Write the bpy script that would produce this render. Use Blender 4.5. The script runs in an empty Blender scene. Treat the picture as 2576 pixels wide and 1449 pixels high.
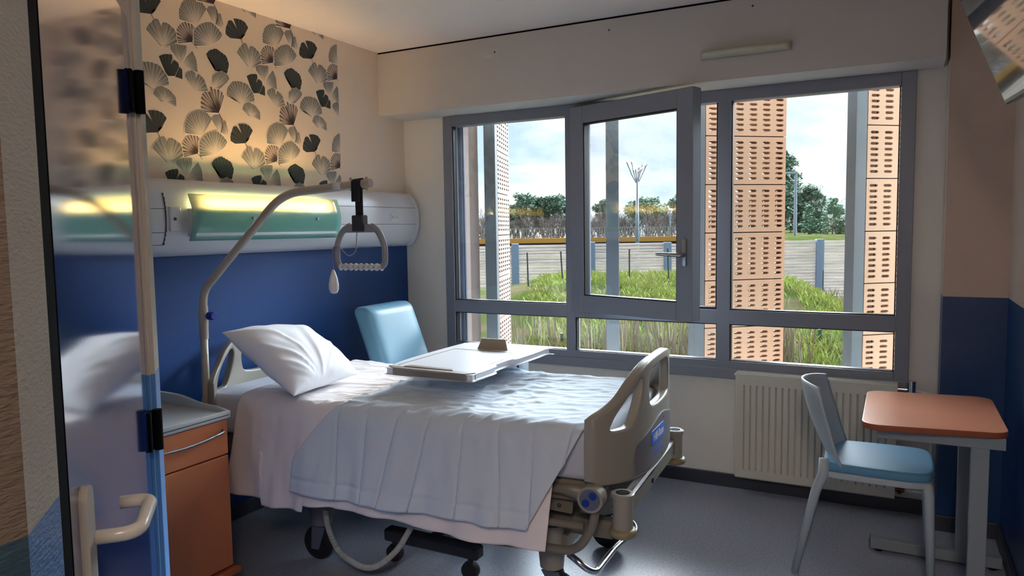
import bpy, bmesh, math, random
from mathutils import Vector, Matrix, noise
PI = math.pi
SC = bpy.context.scene
COL = SC.collection
# ---------------------------------------------------------------- camera
CAM = Vector((2.98253, -4.13257, 1.46313))
YAW, PITCH, ROLL, FPX = math.radians(27.73309), math.radians(-4.59265), math.radians(-0.852923), 1846.283
cf = Vector((-math.sin(YAW)*math.cos(PITCH), math.cos(YAW)*math.cos(PITCH), math.sin(PITCH)))
r0 = Vector((math.cos(YAW), math.sin(YAW), 0)); u0 = r0.cross(cf)
cr = r0*math.cos(ROLL)+u0*math.sin(ROLL); cu = -r0*math.sin(ROLL)+u0*math.cos(ROLL)
camd = bpy.data.cameras.new('camera'); cam = bpy.data.objects.new('camera', camd); COL.objects.link(cam)
cam.matrix_world = Matrix(((cr.x, cu.x, -cf.x, CAM.x), (cr.y, cu.y, -cf.y, CAM.y), (cr.z, cu.z, -cf.z, CAM.z), (0, 0, 0, 1)))
camd.sensor_width = 36; camd.lens = FPX/2576*36; camd.clip_start = 0.05; camd.clip_end = 500
SC.camera = cam
# ---------------------------------------------------------------- view + sky
SC.view_settings.view_transform = 'Standard'; SC.view_settings.look = 'None'
SC.view_settings.exposure = 1.25; SC.view_settings.gamma = 1.0; SC.view_settings.use_curve_mapping = False
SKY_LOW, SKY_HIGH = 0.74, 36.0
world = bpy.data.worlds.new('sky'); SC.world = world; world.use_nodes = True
wn = world.node_tree; wn.nodes.clear()
def wnode(t, **k):
    n = wn.nodes.new(t)
    for a, b in k.items(): setattr(n, a, b)
    return n
wo = wnode('ShaderNodeOutputWorld'); wb = wnode('ShaderNodeBackground'); wt = wnode('ShaderNodeTexCoord')
wm = wnode('ShaderNodeMapping'); wm.inputs['Scale'].default_value = (1, 1, 3.2)
wz = wnode('ShaderNodeTexNoise'); wz.inputs['Scale'].default_value = 4.2; wz.inputs['Detail'].default_value = 7; wz.inputs['Roughness'].default_value = .55; wz.inputs['Distortion'].default_value = .35
wr = wnode('ShaderNodeValToRGB')
wr.color_ramp.elements[0].position = .36; wr.color_ramp.elements[0].color = (.46, .60, .76, 1)
wr.color_ramp.elements[1].position = .60; wr.color_ramp.elements[1].color = (.98, .99, 1.0, 1)
e = wr.color_ramp.elements.new(.47); e.color = (.66, .74, .82, 1)
ws = wnode('ShaderNodeSeparateXYZ')
def wmap(a, b_, c, d):
    n = wnode('ShaderNodeMapRange'); n.interpolation_type = 'SMOOTHSTEP'
    for i, v in zip(('From Min', 'From Max', 'To Min', 'To Max'), (a, b_, c, d)): n.inputs[i].default_value = v
    return n
# bright band added to the sky, above the panes' view, to light the room
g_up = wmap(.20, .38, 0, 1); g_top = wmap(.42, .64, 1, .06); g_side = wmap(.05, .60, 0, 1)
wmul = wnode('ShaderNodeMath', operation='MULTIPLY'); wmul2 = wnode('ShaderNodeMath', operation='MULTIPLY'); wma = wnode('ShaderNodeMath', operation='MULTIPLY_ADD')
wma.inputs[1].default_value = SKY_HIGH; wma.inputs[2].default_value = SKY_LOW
L = wn.links
L.new(wt.outputs['Generated'], wm.inputs['Vector']); L.new(wm.outputs['Vector'], wz.inputs['Vector'])
L.new(wz.outputs['Fac'], wr.inputs['Fac']); L.new(wr.outputs['Color'], wb.inputs['Color'])
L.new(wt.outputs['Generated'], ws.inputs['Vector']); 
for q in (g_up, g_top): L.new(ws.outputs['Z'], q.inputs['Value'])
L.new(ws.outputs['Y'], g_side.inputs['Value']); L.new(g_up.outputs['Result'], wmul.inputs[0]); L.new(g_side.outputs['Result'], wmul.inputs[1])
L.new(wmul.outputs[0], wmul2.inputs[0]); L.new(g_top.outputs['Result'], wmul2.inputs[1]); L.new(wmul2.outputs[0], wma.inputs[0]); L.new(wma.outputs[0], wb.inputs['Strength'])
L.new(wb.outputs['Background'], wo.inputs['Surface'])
# ---------------------------------------------------------------- materials
def s2l(c):
    return tuple(((x/255)/12.92 if x/255 <= .04045 else ((x/255+.055)/1.055)**2.4) for x in c)
MATS = {}
def mat(name, c, rough=.5, metal=0., bump=0., bscale=200., spec=.5, var=0., vscale=6., coat=0., stretch=None, trans=0., emit=0., sheen=0.):
    m = bpy.data.materials.new(name); m.use_nodes = True; nt = m.node_tree; p = nt.nodes['Principled BSDF']
    col = (*s2l(c), 1)
    p.inputs['Base Color'].default_value = col; p.inputs['Roughness'].default_value = rough; p.inputs['Metallic'].default_value = metal
    p.inputs['Specular IOR Level'].default_value = spec; p.inputs['Coat Weight'].default_value = coat; p.inputs['Coat Roughness'].default_value = .08
    p.inputs['Transmission Weight'].default_value = trans
    tc = nt.nodes.new('ShaderNodeTexCoord'); mp = nt.nodes.new('ShaderNodeMapping'); nt.links.new(tc.outputs['Object'], mp.inputs['Vector'])
    if stretch: mp.inputs['Scale'].default_value = stretch
    if var > 0:
        n = nt.nodes.new('ShaderNodeTexNoise'); n.inputs['Scale'].default_value = vscale; n.inputs['Detail'].default_value = 4
        nt.links.new(mp.outputs['Vector'], n.inputs['Vector'])
        h = nt.nodes.new('ShaderNodeMix'); h.data_type = 'RGBA'
        h.inputs[6].default_value = tuple(x*(1-var) for x in col[:3])+(1,); h.inputs[7].default_value = tuple(min(1, x*(1+var)) for x in col[:3])+(1,)
        nt.links.new(n.outputs['Fac'], h.inputs[0]); nt.links.new(h.outputs[2], p.inputs['Base Color'])
    if bump > 0:
        n = nt.nodes.new('ShaderNodeTexNoise'); n.inputs['Scale'].default_value = bscale; n.inputs['Detail'].default_value = 3
        nt.links.new(mp.outputs['Vector'], n.inputs['Vector'])
        b = nt.nodes.new('ShaderNodeBump'); b.inputs['Strength'].default_value = bump; b.inputs['Distance'].default_value = .002
        nt.links.new(n.outputs['Fac'], b.inputs['Height']); nt.links.new(b.outputs['Normal'], p.inputs['Normal'])
    if emit > 0:
        p.inputs['Emission Color'].default_value = col; p.inputs['Emission Strength'].default_value = emit
    MATS[name] = m; return m
def two_tone(name, up, low, h, rough_low=.35, bump=.35, rough_up=.75):
    """painted wall: wallpaper above the dado line at height h, gloss paint below"""
    m = mat(name, up, rough_up); nt = m.node_tree; p = nt.nodes['Principled BSDF']
    g = nt.nodes.new('ShaderNodeNewGeometry'); s = nt.nodes.new('ShaderNodeSeparateXYZ'); nt.links.new(g.outputs['Position'], s.inputs[0])
    c = nt.nodes.new('ShaderNodeMath'); c.operation = 'GREATER_THAN'; c.inputs[1].default_value = h; nt.links.new(s.outputs['Z'], c.inputs[0])
    x = nt.nodes.new('ShaderNodeMix'); x.data_type = 'RGBA'; x.inputs[6].default_value = (*s2l(low), 1); x.inputs[7].default_value = (*s2l(up), 1)
    nt.links.new(c.outputs[0], x.inputs[0]); nt.links.new(x.outputs[2], p.inputs['Base Color'])
    r = nt.nodes.new('ShaderNodeMapRange'); r.inputs['To Min'].default_value = rough_low; r.inputs['To Max'].default_value = rough_up
    nt.links.new(c.outputs[0], r.inputs['Value']); nt.links.new(r.outputs[0], p.inputs['Roughness'])
    n = nt.nodes.new('ShaderNodeTexNoise'); n.inputs['Scale'].default_value = 60; n.inputs['Detail'].default_value = 4
    mp = nt.nodes.new('ShaderNodeMapping'); mp.inputs['Scale'].default_value = (1, 1, 3.5); nt.links.new(g.outputs['Position'], mp.inputs['Vector']); nt.links.new(mp.outputs[0], n.inputs['Vector'])
    b = nt.nodes.new('ShaderNodeBump'); b.inputs['Strength'].default_value = bump; b.inputs['Distance'].default_value = .004
    nt.links.new(n.outputs['Fac'], b.inputs['Height']); nt.links.new(b.outputs['Normal'], p.inputs['Normal'])
    return m
WALLC = (234, 216, 198)
M_headwall = two_tone('head_wall_paint', WALLC, (4, 60, 122), 1.36, .45, .12)
M_wall = two_tone('window_wall_paint', (220, 217, 210), (220, 217, 210), -1, .7, .2)
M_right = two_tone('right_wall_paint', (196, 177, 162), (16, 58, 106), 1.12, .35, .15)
M_entry = two_tone('entry_wallpaper', (214, 208, 192), (92, 142, 200), 1.12, .3, 1.0)
M_ceiling = mat('ceiling_paint', (238, 228, 222), .8)
M_soffit = mat('soffit_paint', (198, 193, 188), .75, bump=.15, bscale=120)
M_black = mat('black_gap', (8, 8, 10), .7, spec=.1)
M_skirt = mat('dark_vinyl_skirting', (52, 56, 68), .45)
M_alu = mat('grey_aluminium_paint', (126, 130, 142), .42, .0, var=.04)
M_gasket = mat('black_gasket', (14, 14, 16), .5)
M_white = mat('white_plastic', (226, 226, 226), .4)
M_rail = mat('headrail_white_enamel', (216, 218, 224), .38)
M_line = mat('dark_joint_line', (70, 72, 78), .6)  # narrow dark strips along the panel joints of the head unit
M_chrome = mat('chrome', (210, 212, 216), .16, 1.)
M_steel = mat('brushed_steel', (168, 170, 172), .35, 1.)
M_bedpl = mat('beige_grey_moulded_plastic', (150, 145, 134), .38, bump=.05)
M_bedfr = mat('grey_beige_painted_steel', (122, 116, 106), .4)
M_inset = mat('grey_violet_inset', (112, 108, 112), .5)
M_badge = mat('blue_badge', (60, 112, 214), .4)
M_bluepl = mat('blue_plastic', (18, 50, 140), .35)
M_dark = mat('dark_grey_plastic', (48, 50, 56), .5)
M_tyre = mat('black_rubber', (26, 27, 31), .55)
M_caster = mat('blue_grey_caster_plastic', (92, 100, 116), .45)
M_pole = mat('cream_painted_tube', (178, 168, 152), .35)
M_strap = mat('navy_black_webbing', (24, 26, 36), .7)
M_grip = mat('grey_grip_plastic', (142, 144, 150), .4)
M_sheet = mat('cotton_sheet', (232, 226, 226), .85, bump=.25, bscale=60, sheen=.2)
M_blanket = mat('pale_blue_bedcover', (198, 210, 222), .85, bump=.35, bscale=45)
M_pillow = mat('pillowcase_cotton', (236, 238, 244), .85, bump=.15, bscale=40)
M_matt = mat('fitted_sheet', (190, 196, 210), .8)
M_wood = mat('orange_beech_laminate', (206, 122, 78), .38, var=.10, vscale=14, stretch=(1, 1, .15))
M_woodtop = mat('orange_beech_top', (206, 136, 104), .3, var=.06, vscale=14, stretch=(.2, 1, 1))
M_edge = mat('brown_edge_band', (150, 78, 44), .5)
M_tray = mat('pale_grey_tray', (184, 186, 184), .4)
M_lblue = mat('light_blue_vinyl', (116, 168, 194), .42, bump=.05)
M_seatblue = mat('blue_vinyl_seat', (92, 150, 186), .6)
M_chairpl = mat('pale_grey_polypropylene', (176, 190, 198), .45)
M_desk = mat('grey_painted_metal', (138, 148, 154), .45)
M_table = mat('white_table_moulding', (216, 218, 224), .25)
M_tabedge = mat('taupe_table_edge', (128, 118, 108), .4)
M_rad = mat('radiator_enamel', (206, 204, 192), .4)
M_brass = mat('aged_brass', (110, 84, 62), .4, .8)
M_door = mat('midnight_blue_gloss', (14, 46, 112), .085, spec=.9, coat=1.0, bump=.02, bscale=70)
M_doorfr = two_tone('door_frame_paint', (206, 198, 184), (92, 146, 204), 1.12, .3, 0, .4)
M_handle = mat('ivory_nylon_handle', (196, 192, 180), .25)
M_tv = mat('tv_screen_glass', (6, 6, 8), .03, spec=1.0, coat=1.0)
M_tvb = mat('tv_black_bezel', (12, 12, 14), .2)
M_galv = mat('galvanised_steel', (84, 92, 98), .55, .1, var=.14, vscale=9)
M_terra = mat('terracotta_tile', (178, 145, 120), .8, bump=.1, var=.04, vscale=3)
M_terra_dim = mat('dimmed_terracotta_tile', (128, 108, 98), .8)  # same terracotta, darkened in colour to offset the strong light on it
M_plaster = mat('outside_render', (150, 136, 130), .85)
M_bluegrey = mat('blue_grey_concrete_post', (118, 136, 164), .7)
M_yellow = mat('yellow_bridge_beam', (180, 132, 52), .6)
M_bridge = mat('bridge_concrete', (96, 92, 90), .8)
M_railing = mat('bridge_railing_paint', (128, 130, 126), .6)
M_mast = mat('pale_steel_mast', (116, 126, 140), .5)
M_dgreen = mat('dark_green_fence', (28, 66, 52), .5)
M_stake = mat('dark_stake', (44, 48, 50), .7)
M_pinel = mat('pine_needles', (108, 136, 116), .8, var=.35, vscale=1.5)
M_ypine = mat('young_pine_needles', (106, 142, 116), .8, var=.3, vscale=2)
M_bark = mat('grey_bark', (104, 92, 84), .9)
M_twig = mat('winter_twigs', (104, 96, 94), .9)
M_twigr = mat('reddish_winter_twigs', (112, 96, 88), .9)
M_hair = mat('grass_blades', (116, 134, 64), .9, spec=.1, var=.5, vscale=.9)
nt = M_hair.node_tree; mx = [n for n in nt.nodes if n.type == 'MIX'][0]; mx.inputs[6].default_value = (*s2l((156, 146, 98)), 1); mx.inputs[7].default_value = (*s2l((124, 156, 62)), 1)
M_reed = mat('dry_reeds', (128, 114, 92), .8, var=.2)
def floor_mat():
    m = mat('blue_grey_vinyl_floor', (112, 118, 132), .34, spec=.55); nt = m.node_tree; p = nt.nodes['Principled BSDF']
    tc = nt.nodes.new('ShaderNodeTexCoord')
    n = nt.nodes.new('ShaderNodeTexNoise'); n.inputs['Scale'].default_value = 90; n.inputs['Detail'].default_value = 3
    n2 = nt.nodes.new('ShaderNodeTexNoise'); n2.inputs['Scale'].default_value = 3.5
    nt.links.new(tc.outputs['Object'], n.inputs[0]); nt.links.new(tc.outputs['Object'], n2.inputs[0])
    r = nt.nodes.new('ShaderNodeValToRGB'); r.color_ramp.elements[0].position = .35; r.color_ramp.elements[0].color = (*s2l((136, 142, 158)), 1)
    r.color_ramp.elements[1].position = .65; r.color_ramp.elements[1].color = (*s2l((160, 165, 180)), 1)
    nt.links.new(n.outputs['Fac'], r.inputs[0]); nt.links.new(r.outputs[0], p.inputs['Base Color'])
    mr = nt.nodes.new('ShaderNodeMapRange'); mr.inputs['To Min'].default_value = .26; mr.inputs['To Max'].default_value = .42
    nt.links.new(n2.outputs['Fac'], mr.inputs[0]); nt.links.new(mr.outputs[0], p.inputs['Roughness'])
    b = nt.nodes.new('ShaderNodeBump'); b.inputs['Strength'].default_value = .06; b.inputs['Distance'].default_value = .001
    nt.links.new(n.outputs['Fac'], b.inputs['Height']); nt.links.new(b.outputs[0], p.inputs['Normal'])
    return m
M_floor = floor_mat()
def glass_mat(name, tint, refl=.06):
    m = bpy.data.materials.new(name); m.use_nodes = True; nt = m.node_tree; nt.nodes.clear()
    o = nt.nodes.new('ShaderNodeOutputMaterial'); t = nt.nodes.new('ShaderNodeBsdfTransparent'); g = nt.nodes.new('ShaderNodeBsdfGlossy')
    t.inputs[0].default_value = (*tint, 1); g.inputs['Roughness'].default_value = .01
    f = nt.nodes.new('ShaderNodeFresnel'); f.inputs[0].default_value = 1.45; x = nt.nodes.new('ShaderNodeMixShader')
    nt.links.new(f.outputs[0], x.inputs[0]); nt.links.new(t.outputs[0], x.inputs[1]); nt.links.new(g.outputs[0], x.inputs[2]); nt.links.new(x.outputs[0], o.inputs[0])
    return m
M_glass = glass_mat('window_glass', (.93, .95, .95))
def frosted():
    m = bpy.data.materials.new('green_frosted_glass'); m.use_nodes = True; nt = m.node_tree; nt.nodes.clear()
    o = nt.nodes.new('ShaderNodeOutputMaterial'); t = nt.nodes.new('ShaderNodeBsdfTranslucent'); t.inputs[0].default_value = (*s2l((250, 245, 216)), 1)
    d = nt.nodes.new('ShaderNodeBsdfDiffuse'); d.inputs[0].default_value = (*s2l((112, 182, 182)), 1)
    g = nt.nodes.new('ShaderNodeBsdfGlossy'); g.inputs['Roughness'].default_value = .2
    tr = nt.nodes.new('ShaderNodeBsdfTransparent'); tr.inputs[0].default_value = (*s2l((236, 244, 232)), 1)
    a = nt.nodes.new('ShaderNodeMixShader'); a.inputs[0].default_value = .62
    b = nt.nodes.new('ShaderNodeMixShader'); b.inputs[0].default_value = .06
    c = nt.nodes.new('ShaderNodeMixShader'); c.inputs[0].default_value = .07
    nt.links.new(t.outputs[0], a.inputs[1]); nt.links.new(d.outputs[0], a.inputs[2])
    nt.links.new(a.outputs[0], c.inputs[1]); nt.links.new(tr.outputs[0], c.inputs[2])
    nt.links.new(c.outputs[0], b.inputs[1]); nt.links.new(g.outputs[0], b.inputs[2]); nt.links.new(b.outputs[0], o.inputs[0])
    return m
M_frost = frosted()
def leaf_mat(name, stops, lines, lcol, lw):
    """ginkgo leaf print: radial tone from stem to rim plus fine veins; uv = (position across the fan, distance from the stem)"""
    m = mat(name, (128, 128, 128), .75); nt = m.node_tree; p = nt.nodes['Principled BSDF']
    uv = nt.nodes.new('ShaderNodeUVMap'); s = nt.nodes.new('ShaderNodeSeparateXYZ'); nt.links.new(uv.outputs[0], s.inputs[0])
    r = nt.nodes.new('ShaderNodeValToRGB'); el = r.color_ramp.elements
    el[0].position, el[0].color = stops[0][0], (*s2l(stops[0][1]), 1); el[1].position, el[1].color = stops[-1][0], (*s2l(stops[-1][1]), 1)
    for q, c in stops[1:-1]: x = el.new(q); x.color = (*s2l(c), 1)
    w = nt.nodes.new('ShaderNodeMath'); w.operation = 'MULTIPLY'; w.inputs[1].default_value = lines*2*PI; nt.links.new(s.outputs[0], w.inputs[0])
    sn = nt.nodes.new('ShaderNodeMath'); sn.operation = 'SINE'; nt.links.new(w.outputs[0], sn.inputs[0])
    # wobble the tone across the fan so that the pale heart runs out in tongues
    nz = nt.nodes.new('ShaderNodeTexNoise'); nz.inputs['Scale'].default_value = 1.0; nz.inputs['Detail'].default_value = 2
    mp = nt.nodes.new('ShaderNodeMapping'); mp.inputs['Scale'].default_value = (14, 1.2, 1); nt.links.new(uv.outputs[0], mp.inputs[0]); nt.links.new(mp.outputs[0], nz.inputs[0])
    ad = nt.nodes.new('ShaderNodeMath'); ad.operation = 'MULTIPLY_ADD'; ad.inputs[1].default_value = .7; nt.links.new(nz.outputs['Fac'], ad.inputs[0]); nt.links.new(s.outputs[1], ad.inputs[2])
    sb = nt.nodes.new('ShaderNodeMath'); sb.operation = 'SUBTRACT'; sb.inputs[1].default_value = .35; nt.links.new(ad.outputs[0], sb.inputs[0]); nt.links.new(sb.outputs[0], r.inputs[0])
    th = nt.nodes.new('ShaderNodeMapRange'); th.inputs['From Min'].default_value = lw; th.inputs['From Max'].default_value = min(1, lw+.35); nt.links.new(sn.outputs[0], th.inputs[0])
    vr = nt.nodes.new('ShaderNodeMath'); vr.operation = 'MULTIPLY'; nt.links.new(th.outputs[0], vr.inputs[0])
    vm = nt.nodes.new('ShaderNodeMapRange'); vm.inputs['From Min'].default_value = .15; vm.inputs['From Max'].default_value = .9; nt.links.new(s.outputs[1], vm.inputs[0]); nt.links.new(vm.outputs[0], vr.inputs[1])
    x = nt.nodes.new('ShaderNodeMix'); x.data_type = 'RGBA'; x.inputs[7].default_value = (*s2l(lcol), 1)
    nt.links.new(vr.outputs[0], x.inputs[0]); nt.links.new(r.outputs[0], x.inputs[6]); nt.links.new(x.outputs[2], p.inputs['Base Color'])
    return m
WP = (232, 214, 194)
M_paper = mat('wallpaper_ground', WP, .8, var=.03, vscale=3)
M_halo = mat('wallpaper_leaf_outline', (236, 224, 210), .8)
M_ld = leaf_mat('ginkgo_dark', [(0, (38, 40, 42)), (.5, (56, 62, 62)), (1, (66, 74, 72))], 16, (34, 38, 40), .3)
M_ll = leaf_mat('ginkgo_pale', [(0, WP), (.3, (212, 200, 186)), (.62, (168, 164, 156)), (1, (146, 144, 138))], 20, (110, 110, 106), .2)
M_lp = leaf_mat('ginkgo_plum', [(0, (50, 42, 44)), (.32, (70, 58, 58)), (.6, (176, 160, 150)), (1, (196, 180, 168))], 17, (70, 60, 58), .25)
def ground_mat():
    m = mat('meadow_ground', (90, 120, 60), .95, spec=0.); nt = m.node_tree; p = nt.nodes['Principled BSDF']
    tc = nt.nodes.new('ShaderNodeNewGeometry'); n = nt.nodes.new('ShaderNodeTexNoise'); n.inputs['Scale'].default_value = .9; n.inputs['Detail'].default_value = 8; n.inputs['Roughness'].default_value = .7
    nt.links.new(tc.outputs['Position'], n.inputs[0]); r = nt.nodes.new('ShaderNodeValToRGB'); nt.links.new(n.outputs['Fac'], r.inputs[0]); el = r.color_ramp.elements
    el[0].position, el[0].color = .38, (*s2l((62, 76, 32)), 1); el[1].position, el[1].color = .58, (*s2l((92, 82, 64)), 1)
    x = el.new(.48); x.color = (*s2l((68, 78, 40)), 1); nt.links.new(r.outputs[0], p.inputs['Base Color']); return m
M_ground = ground_mat()
def plank_mat():
    m = mat('weathered_larch_planks', (190, 172, 160), .9, spec=.1); nt = m.node_tree; p = nt.nodes['Principled BSDF']
    tc = nt.nodes.new('ShaderNodeTexCoord'); mp = nt.nodes.new('ShaderNodeMapping'); mp.inputs['Scale'].default_value = (1, 1, 9); nt.links.new(tc.outputs['Object'], mp.inputs[0])
    n = nt.nodes.new('ShaderNodeTexNoise'); n.inputs['Scale'].default_value = .7; n.inputs['Detail'].default_value = 6; nt.links.new(mp.outputs[0], n.inputs[0])
    r = nt.nodes.new('ShaderNodeValToRGB'); nt.links.new(n.outputs['Fac'], r.inputs[0]); el = r.color_ramp.elements
    el[0].position, el[0].color = .35, (*s2l((206, 194, 196)), 1); el[1].position, el[1].color = .68, (*s2l((246, 230, 228)), 1)
    nt.links.new(r.outputs[0], p.inputs['Base Color']); return m
M_plank = plank_mat()
# ---------------------------------------------------------------- helpers
def B(): return bmesh.new()
def obj(name, bm, m, parent=None, smooth=False, loc=None, auto=None):
    bmesh.ops.recalc_face_normals(bm, faces=bm.faces[:])
    me = bpy.data.meshes.new(name); bm.to_mesh(me); bm.free()
    for x in (m if isinstance(m, (list, tuple)) else [m]): me.materials.append(x)
    if smooth or auto:
        for f in me.polygons: f.use_smooth = True
        if auto: me.set_sharp_from_angle(angle=math.radians(auto))
    o = bpy.data.objects.new(name, me); COL.objects.link(o)
    if parent: o.parent = parent
    if loc: o.location = loc
    return o
def tag(o, label, cat, group=None, kind=None):
    o['label'] = label; o['category'] = cat
    if group: o['group'] = group
    if kind: o['kind'] = kind
    return o
def thing(name, label, cat, loc=(0, 0, 0), rz=0, group=None, kind=None):
    o = bpy.data.objects.new(name, None); COL.objects.link(o); o.location = loc; o.rotation_euler = (0, 0, rz); o.empty_display_size = .1
    return tag(o, label, cat, group, kind)
def struct(name, bm, m, label, cat, **k):
    o = obj(name, bm, m, **k); tag(o, label, cat, kind='structure'); return o
def dup(root, loc=None, rz=None, label=None):
    r = root.copy(); COL.objects.link(r)
    if loc is not None: r.location = loc
    if rz is not None: r.rotation_euler = (0, 0, rz)
    if label: r['label'] = label
    for ch in list(root.children):
        c = ch.copy(); COL.objects.link(c); c.parent = r
        for g in ch.children: d = g.copy(); COL.objects.link(d); d.parent = c
    return r
def box(bm, x0, x1, y0, y1, z0, z1, bev=0, M=None, seg=2):
    vs = [bm.verts.new((x, y, z)) for x in (x0, x1) for y in (y0, y1) for z in (z0, z1)]
    fs = [(0, 1, 3, 2), (4, 6, 7, 5), (0, 4, 5, 1), (2, 3, 7, 6), (0, 2, 6, 4), (1, 5, 7, 3)]
    F = [bm.faces.new([vs[i] for i in f]) for f in fs]
    if bev > 0:
        E = list({e for f in F for e in f.edges})
        r = bmesh.ops.bevel(bm, geom=E, offset=bev, segments=seg, affect='EDGES', profile=.5)
        vs = list({v for f in r['faces'] for v in f.verts} | {v for v in vs if v.is_valid})
    if M is not None:
        for v in vs:
            if v.is_valid: v.co = M @ v.co
    return bm
def frame_at(d, up=Vector((0, 0, 1))):
    d = d.normalized()
    if abs(d.dot(up)) > .98: up = Vector((1, 0, 0))
    a = d.cross(up).normalized(); b = a.cross(d).normalized(); return a, b
def tube(bm, pts, r, seg=12, closed=False, caps=True, ry=None):
    pts = [Vector(p) for p in pts]; n = len(pts); rings = []; a = None
    for i, p in enumerate(pts):
        if closed: d = pts[(i+1) % n]-pts[i-1]
        else: d = pts[min(i+1, n-1)]-pts[max(i-1, 0)]
        d = d.normalized()
        if a is None: a, b = frame_at(d)
        else:
            a = (a-d*a.dot(d)).normalized(); b = d.cross(a)*-1
            b = a.cross(d).normalized()
        rr = r[i] if isinstance(r, (list, tuple)) else r
        rb = rr if ry is None else (ry[i] if isinstance(ry, (list, tuple)) else ry)
        rings.append([bm.verts.new(p+a*rr*math.cos(2*PI*k/seg)+b*rb*math.sin(2*PI*k/seg)) for k in range(seg)])
    m = n if closed else n-1
    for i in range(m):
        A, C = rings[i], rings[(i+1) % n]
        for k in range(seg): bm.faces.new((A[k], A[(k+1) % seg], C[(k+1) % seg], C[k]))
    if caps and not closed: bm.faces.new(rings[0][::-1]); bm.faces.new(rings[-1])
    return bm
def bar(bm, p, q, w, h, bev=.002):
    """rectangular bar between two points: w across, h upward"""
    p, q = Vector(p), Vector(q); d = (q-p); a, b = frame_at(d); ln = d.length; d.normalize()
    M = Matrix(((d.x, a.x, b.x, p.x), (d.y, a.y, b.y, p.y), (d.z, a.z, b.z, p.z), (0, 0, 0, 1)))
    return box(bm, 0, ln, -w/2, w/2, -h/2, h/2, bev, M, 1)
def fillet(pts, r, n=5):
    pts = [Vector(p) for p in pts]; out = [pts[0]]
    for i in range(1, len(pts)-1):
        a, b, c = pts[i-1], pts[i], pts[i+1]; u = (a-b); w = (c-b); k = min(r, u.length*.48, w.length*.48)
        p, q = b+u.normalized()*k, b+w.normalized()*k
        for j in range(n+1):
            t = j/n; out.append(p*(1-t)**2+b*2*t*(1-t)+q*t*t)
    out.append(pts[-1]); return out
def lathe(bm, prof, c=(0, 0, 0), axis='Z', seg=24):
    c = Vector(c); rings = []
    for r, h in prof:
        ring = []
        for k in range(seg):
            a = 2*PI*k/seg; x, y = r*math.cos(a), r*math.sin(a)
            v = {'Z': (x, y, h), 'X': (h, x, y), 'Y': (x, h, y)}[axis]; ring.append(bm.verts.new(c+Vector(v)))
        rings.append(ring)
    for A, C in zip(rings, rings[1:]):
        for k in range(seg): bm.faces.new((A[k], A[(k+1) % seg], C[(k+1) % seg], C[k]))
    bm.faces.new(rings[0][::-1]); bm.faces.new(rings[-1]); return bm
def prism(bm, poly, d, M=None):
    """closed polygon (list of 3D points) extruded by vector d"""
    A = [bm.verts.new(Vector(p)) for p in poly]; C = [bm.verts.new(Vector(p)+Vector(d)) for p in poly]; n = len(A)
    bm.faces.new(A); bm.faces.new(C[::-1])
    for i in range(n): bm.faces.new((A[i], A[(i+1) % n], C[(i+1) % n], C[i]))
    return bm
def grid(bm, nu, nv, f, closed_v=False):
    V = [[bm.verts.new(f(i/(nu-1), j/(nv-1) if not closed_v else j/nv)) for j in range(nv)] for i in range(nu)]
    for i in range(nu-1):
        for j in range(nv if closed_v else nv-1):
            k = (j+1) % nv; bm.faces.new((V[i][j], V[i+1][j], V[i+1][k], V[i][k]))
    return V
def solid(o, t, off=-1):
    m = o.modifiers.new('thickness', 'SOLIDIFY'); m.thickness = t; m.offset = off; return o
def curve_shape(outlines, depth, bev, res=2):
    """flat outline with holes, extruded and bevelled, returned as bmesh in XY with thickness along Z"""
    cu_ = bpy.data.curves.new('c', 'CURVE'); cu_.dimensions = '2D'; cu_.fill_mode = 'BOTH'; cu_.extrude = depth/2-bev; cu_.bevel_depth = bev; cu_.bevel_resolution = res; cu_.offset = -bev
    for o in outlines:
        s = cu_.splines.new('POLY'); s.points.add(len(o)-1); s.use_cyclic_u = True
        for p, q in zip(s.points, o): p.co = (q[0], q[1], 0, 1)
    ob = bpy.data.objects.new('c', cu_); COL.objects.link(ob); dg = bpy.context.evaluated_depsgraph_get(); dg.update()
    me = bpy.data.meshes.new_from_object(ob.evaluated_get(dg)); bm = B(); bm.from_mesh(me)
    bpy.data.objects.remove(ob); bpy.data.curves.remove(cu_); bpy.data.meshes.remove(me)
    bmesh.ops.remove_doubles(bm, verts=bm.verts[:], dist=1e-5); return bm
def text_bm(body, size, bold=0.):
    cu_ = bpy.data.curves.new('t', 'FONT'); cu_.body = body; cu_.size = size; cu_.align_x = 'CENTER'; cu_.align_y = 'CENTER'; cu_.extrude = .0004; cu_.offset = bold
    ob = bpy.data.objects.new('t', cu_); COL.objects.link(ob); dg = bpy.context.evaluated_depsgraph_get(); dg.update()
    me = bpy.data.meshes.new_from_object(ob.evaluated_get(dg)); bm = B(); bm.from_mesh(me)
    bpy.data.objects.remove(ob); bpy.data.curves.remove(cu_); bpy.data.meshes.remove(me); return bm
def smooth_poly(pts, n=6, closed=True):
    out = []; m = len(pts)
    for i in range(m if closed else m-1):
        p0, p1, p2, p3 = [Vector((*pts[(i+k) % m], 0)) if closed else Vector((*pts[max(0, min(m-1, i+k))], 0)) for k in (-1, 0, 1, 2)]
        for j in range(n):
            t = j/n; q = .5*((2*p1)+(p2-p0)*t+(2*p0-5*p1+4*p2-p3)*t*t+(3*p1-p0-3*p2+p3)*t**3); out.append((q.x, q.y))
    return out
def xf(bm, M):
    for v in bm.verts: v.co = M @ v.co
    return bm
def nz(x, y, z=0., s=1.): return noise.noise(Vector((x*s, y*s, z)))
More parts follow.
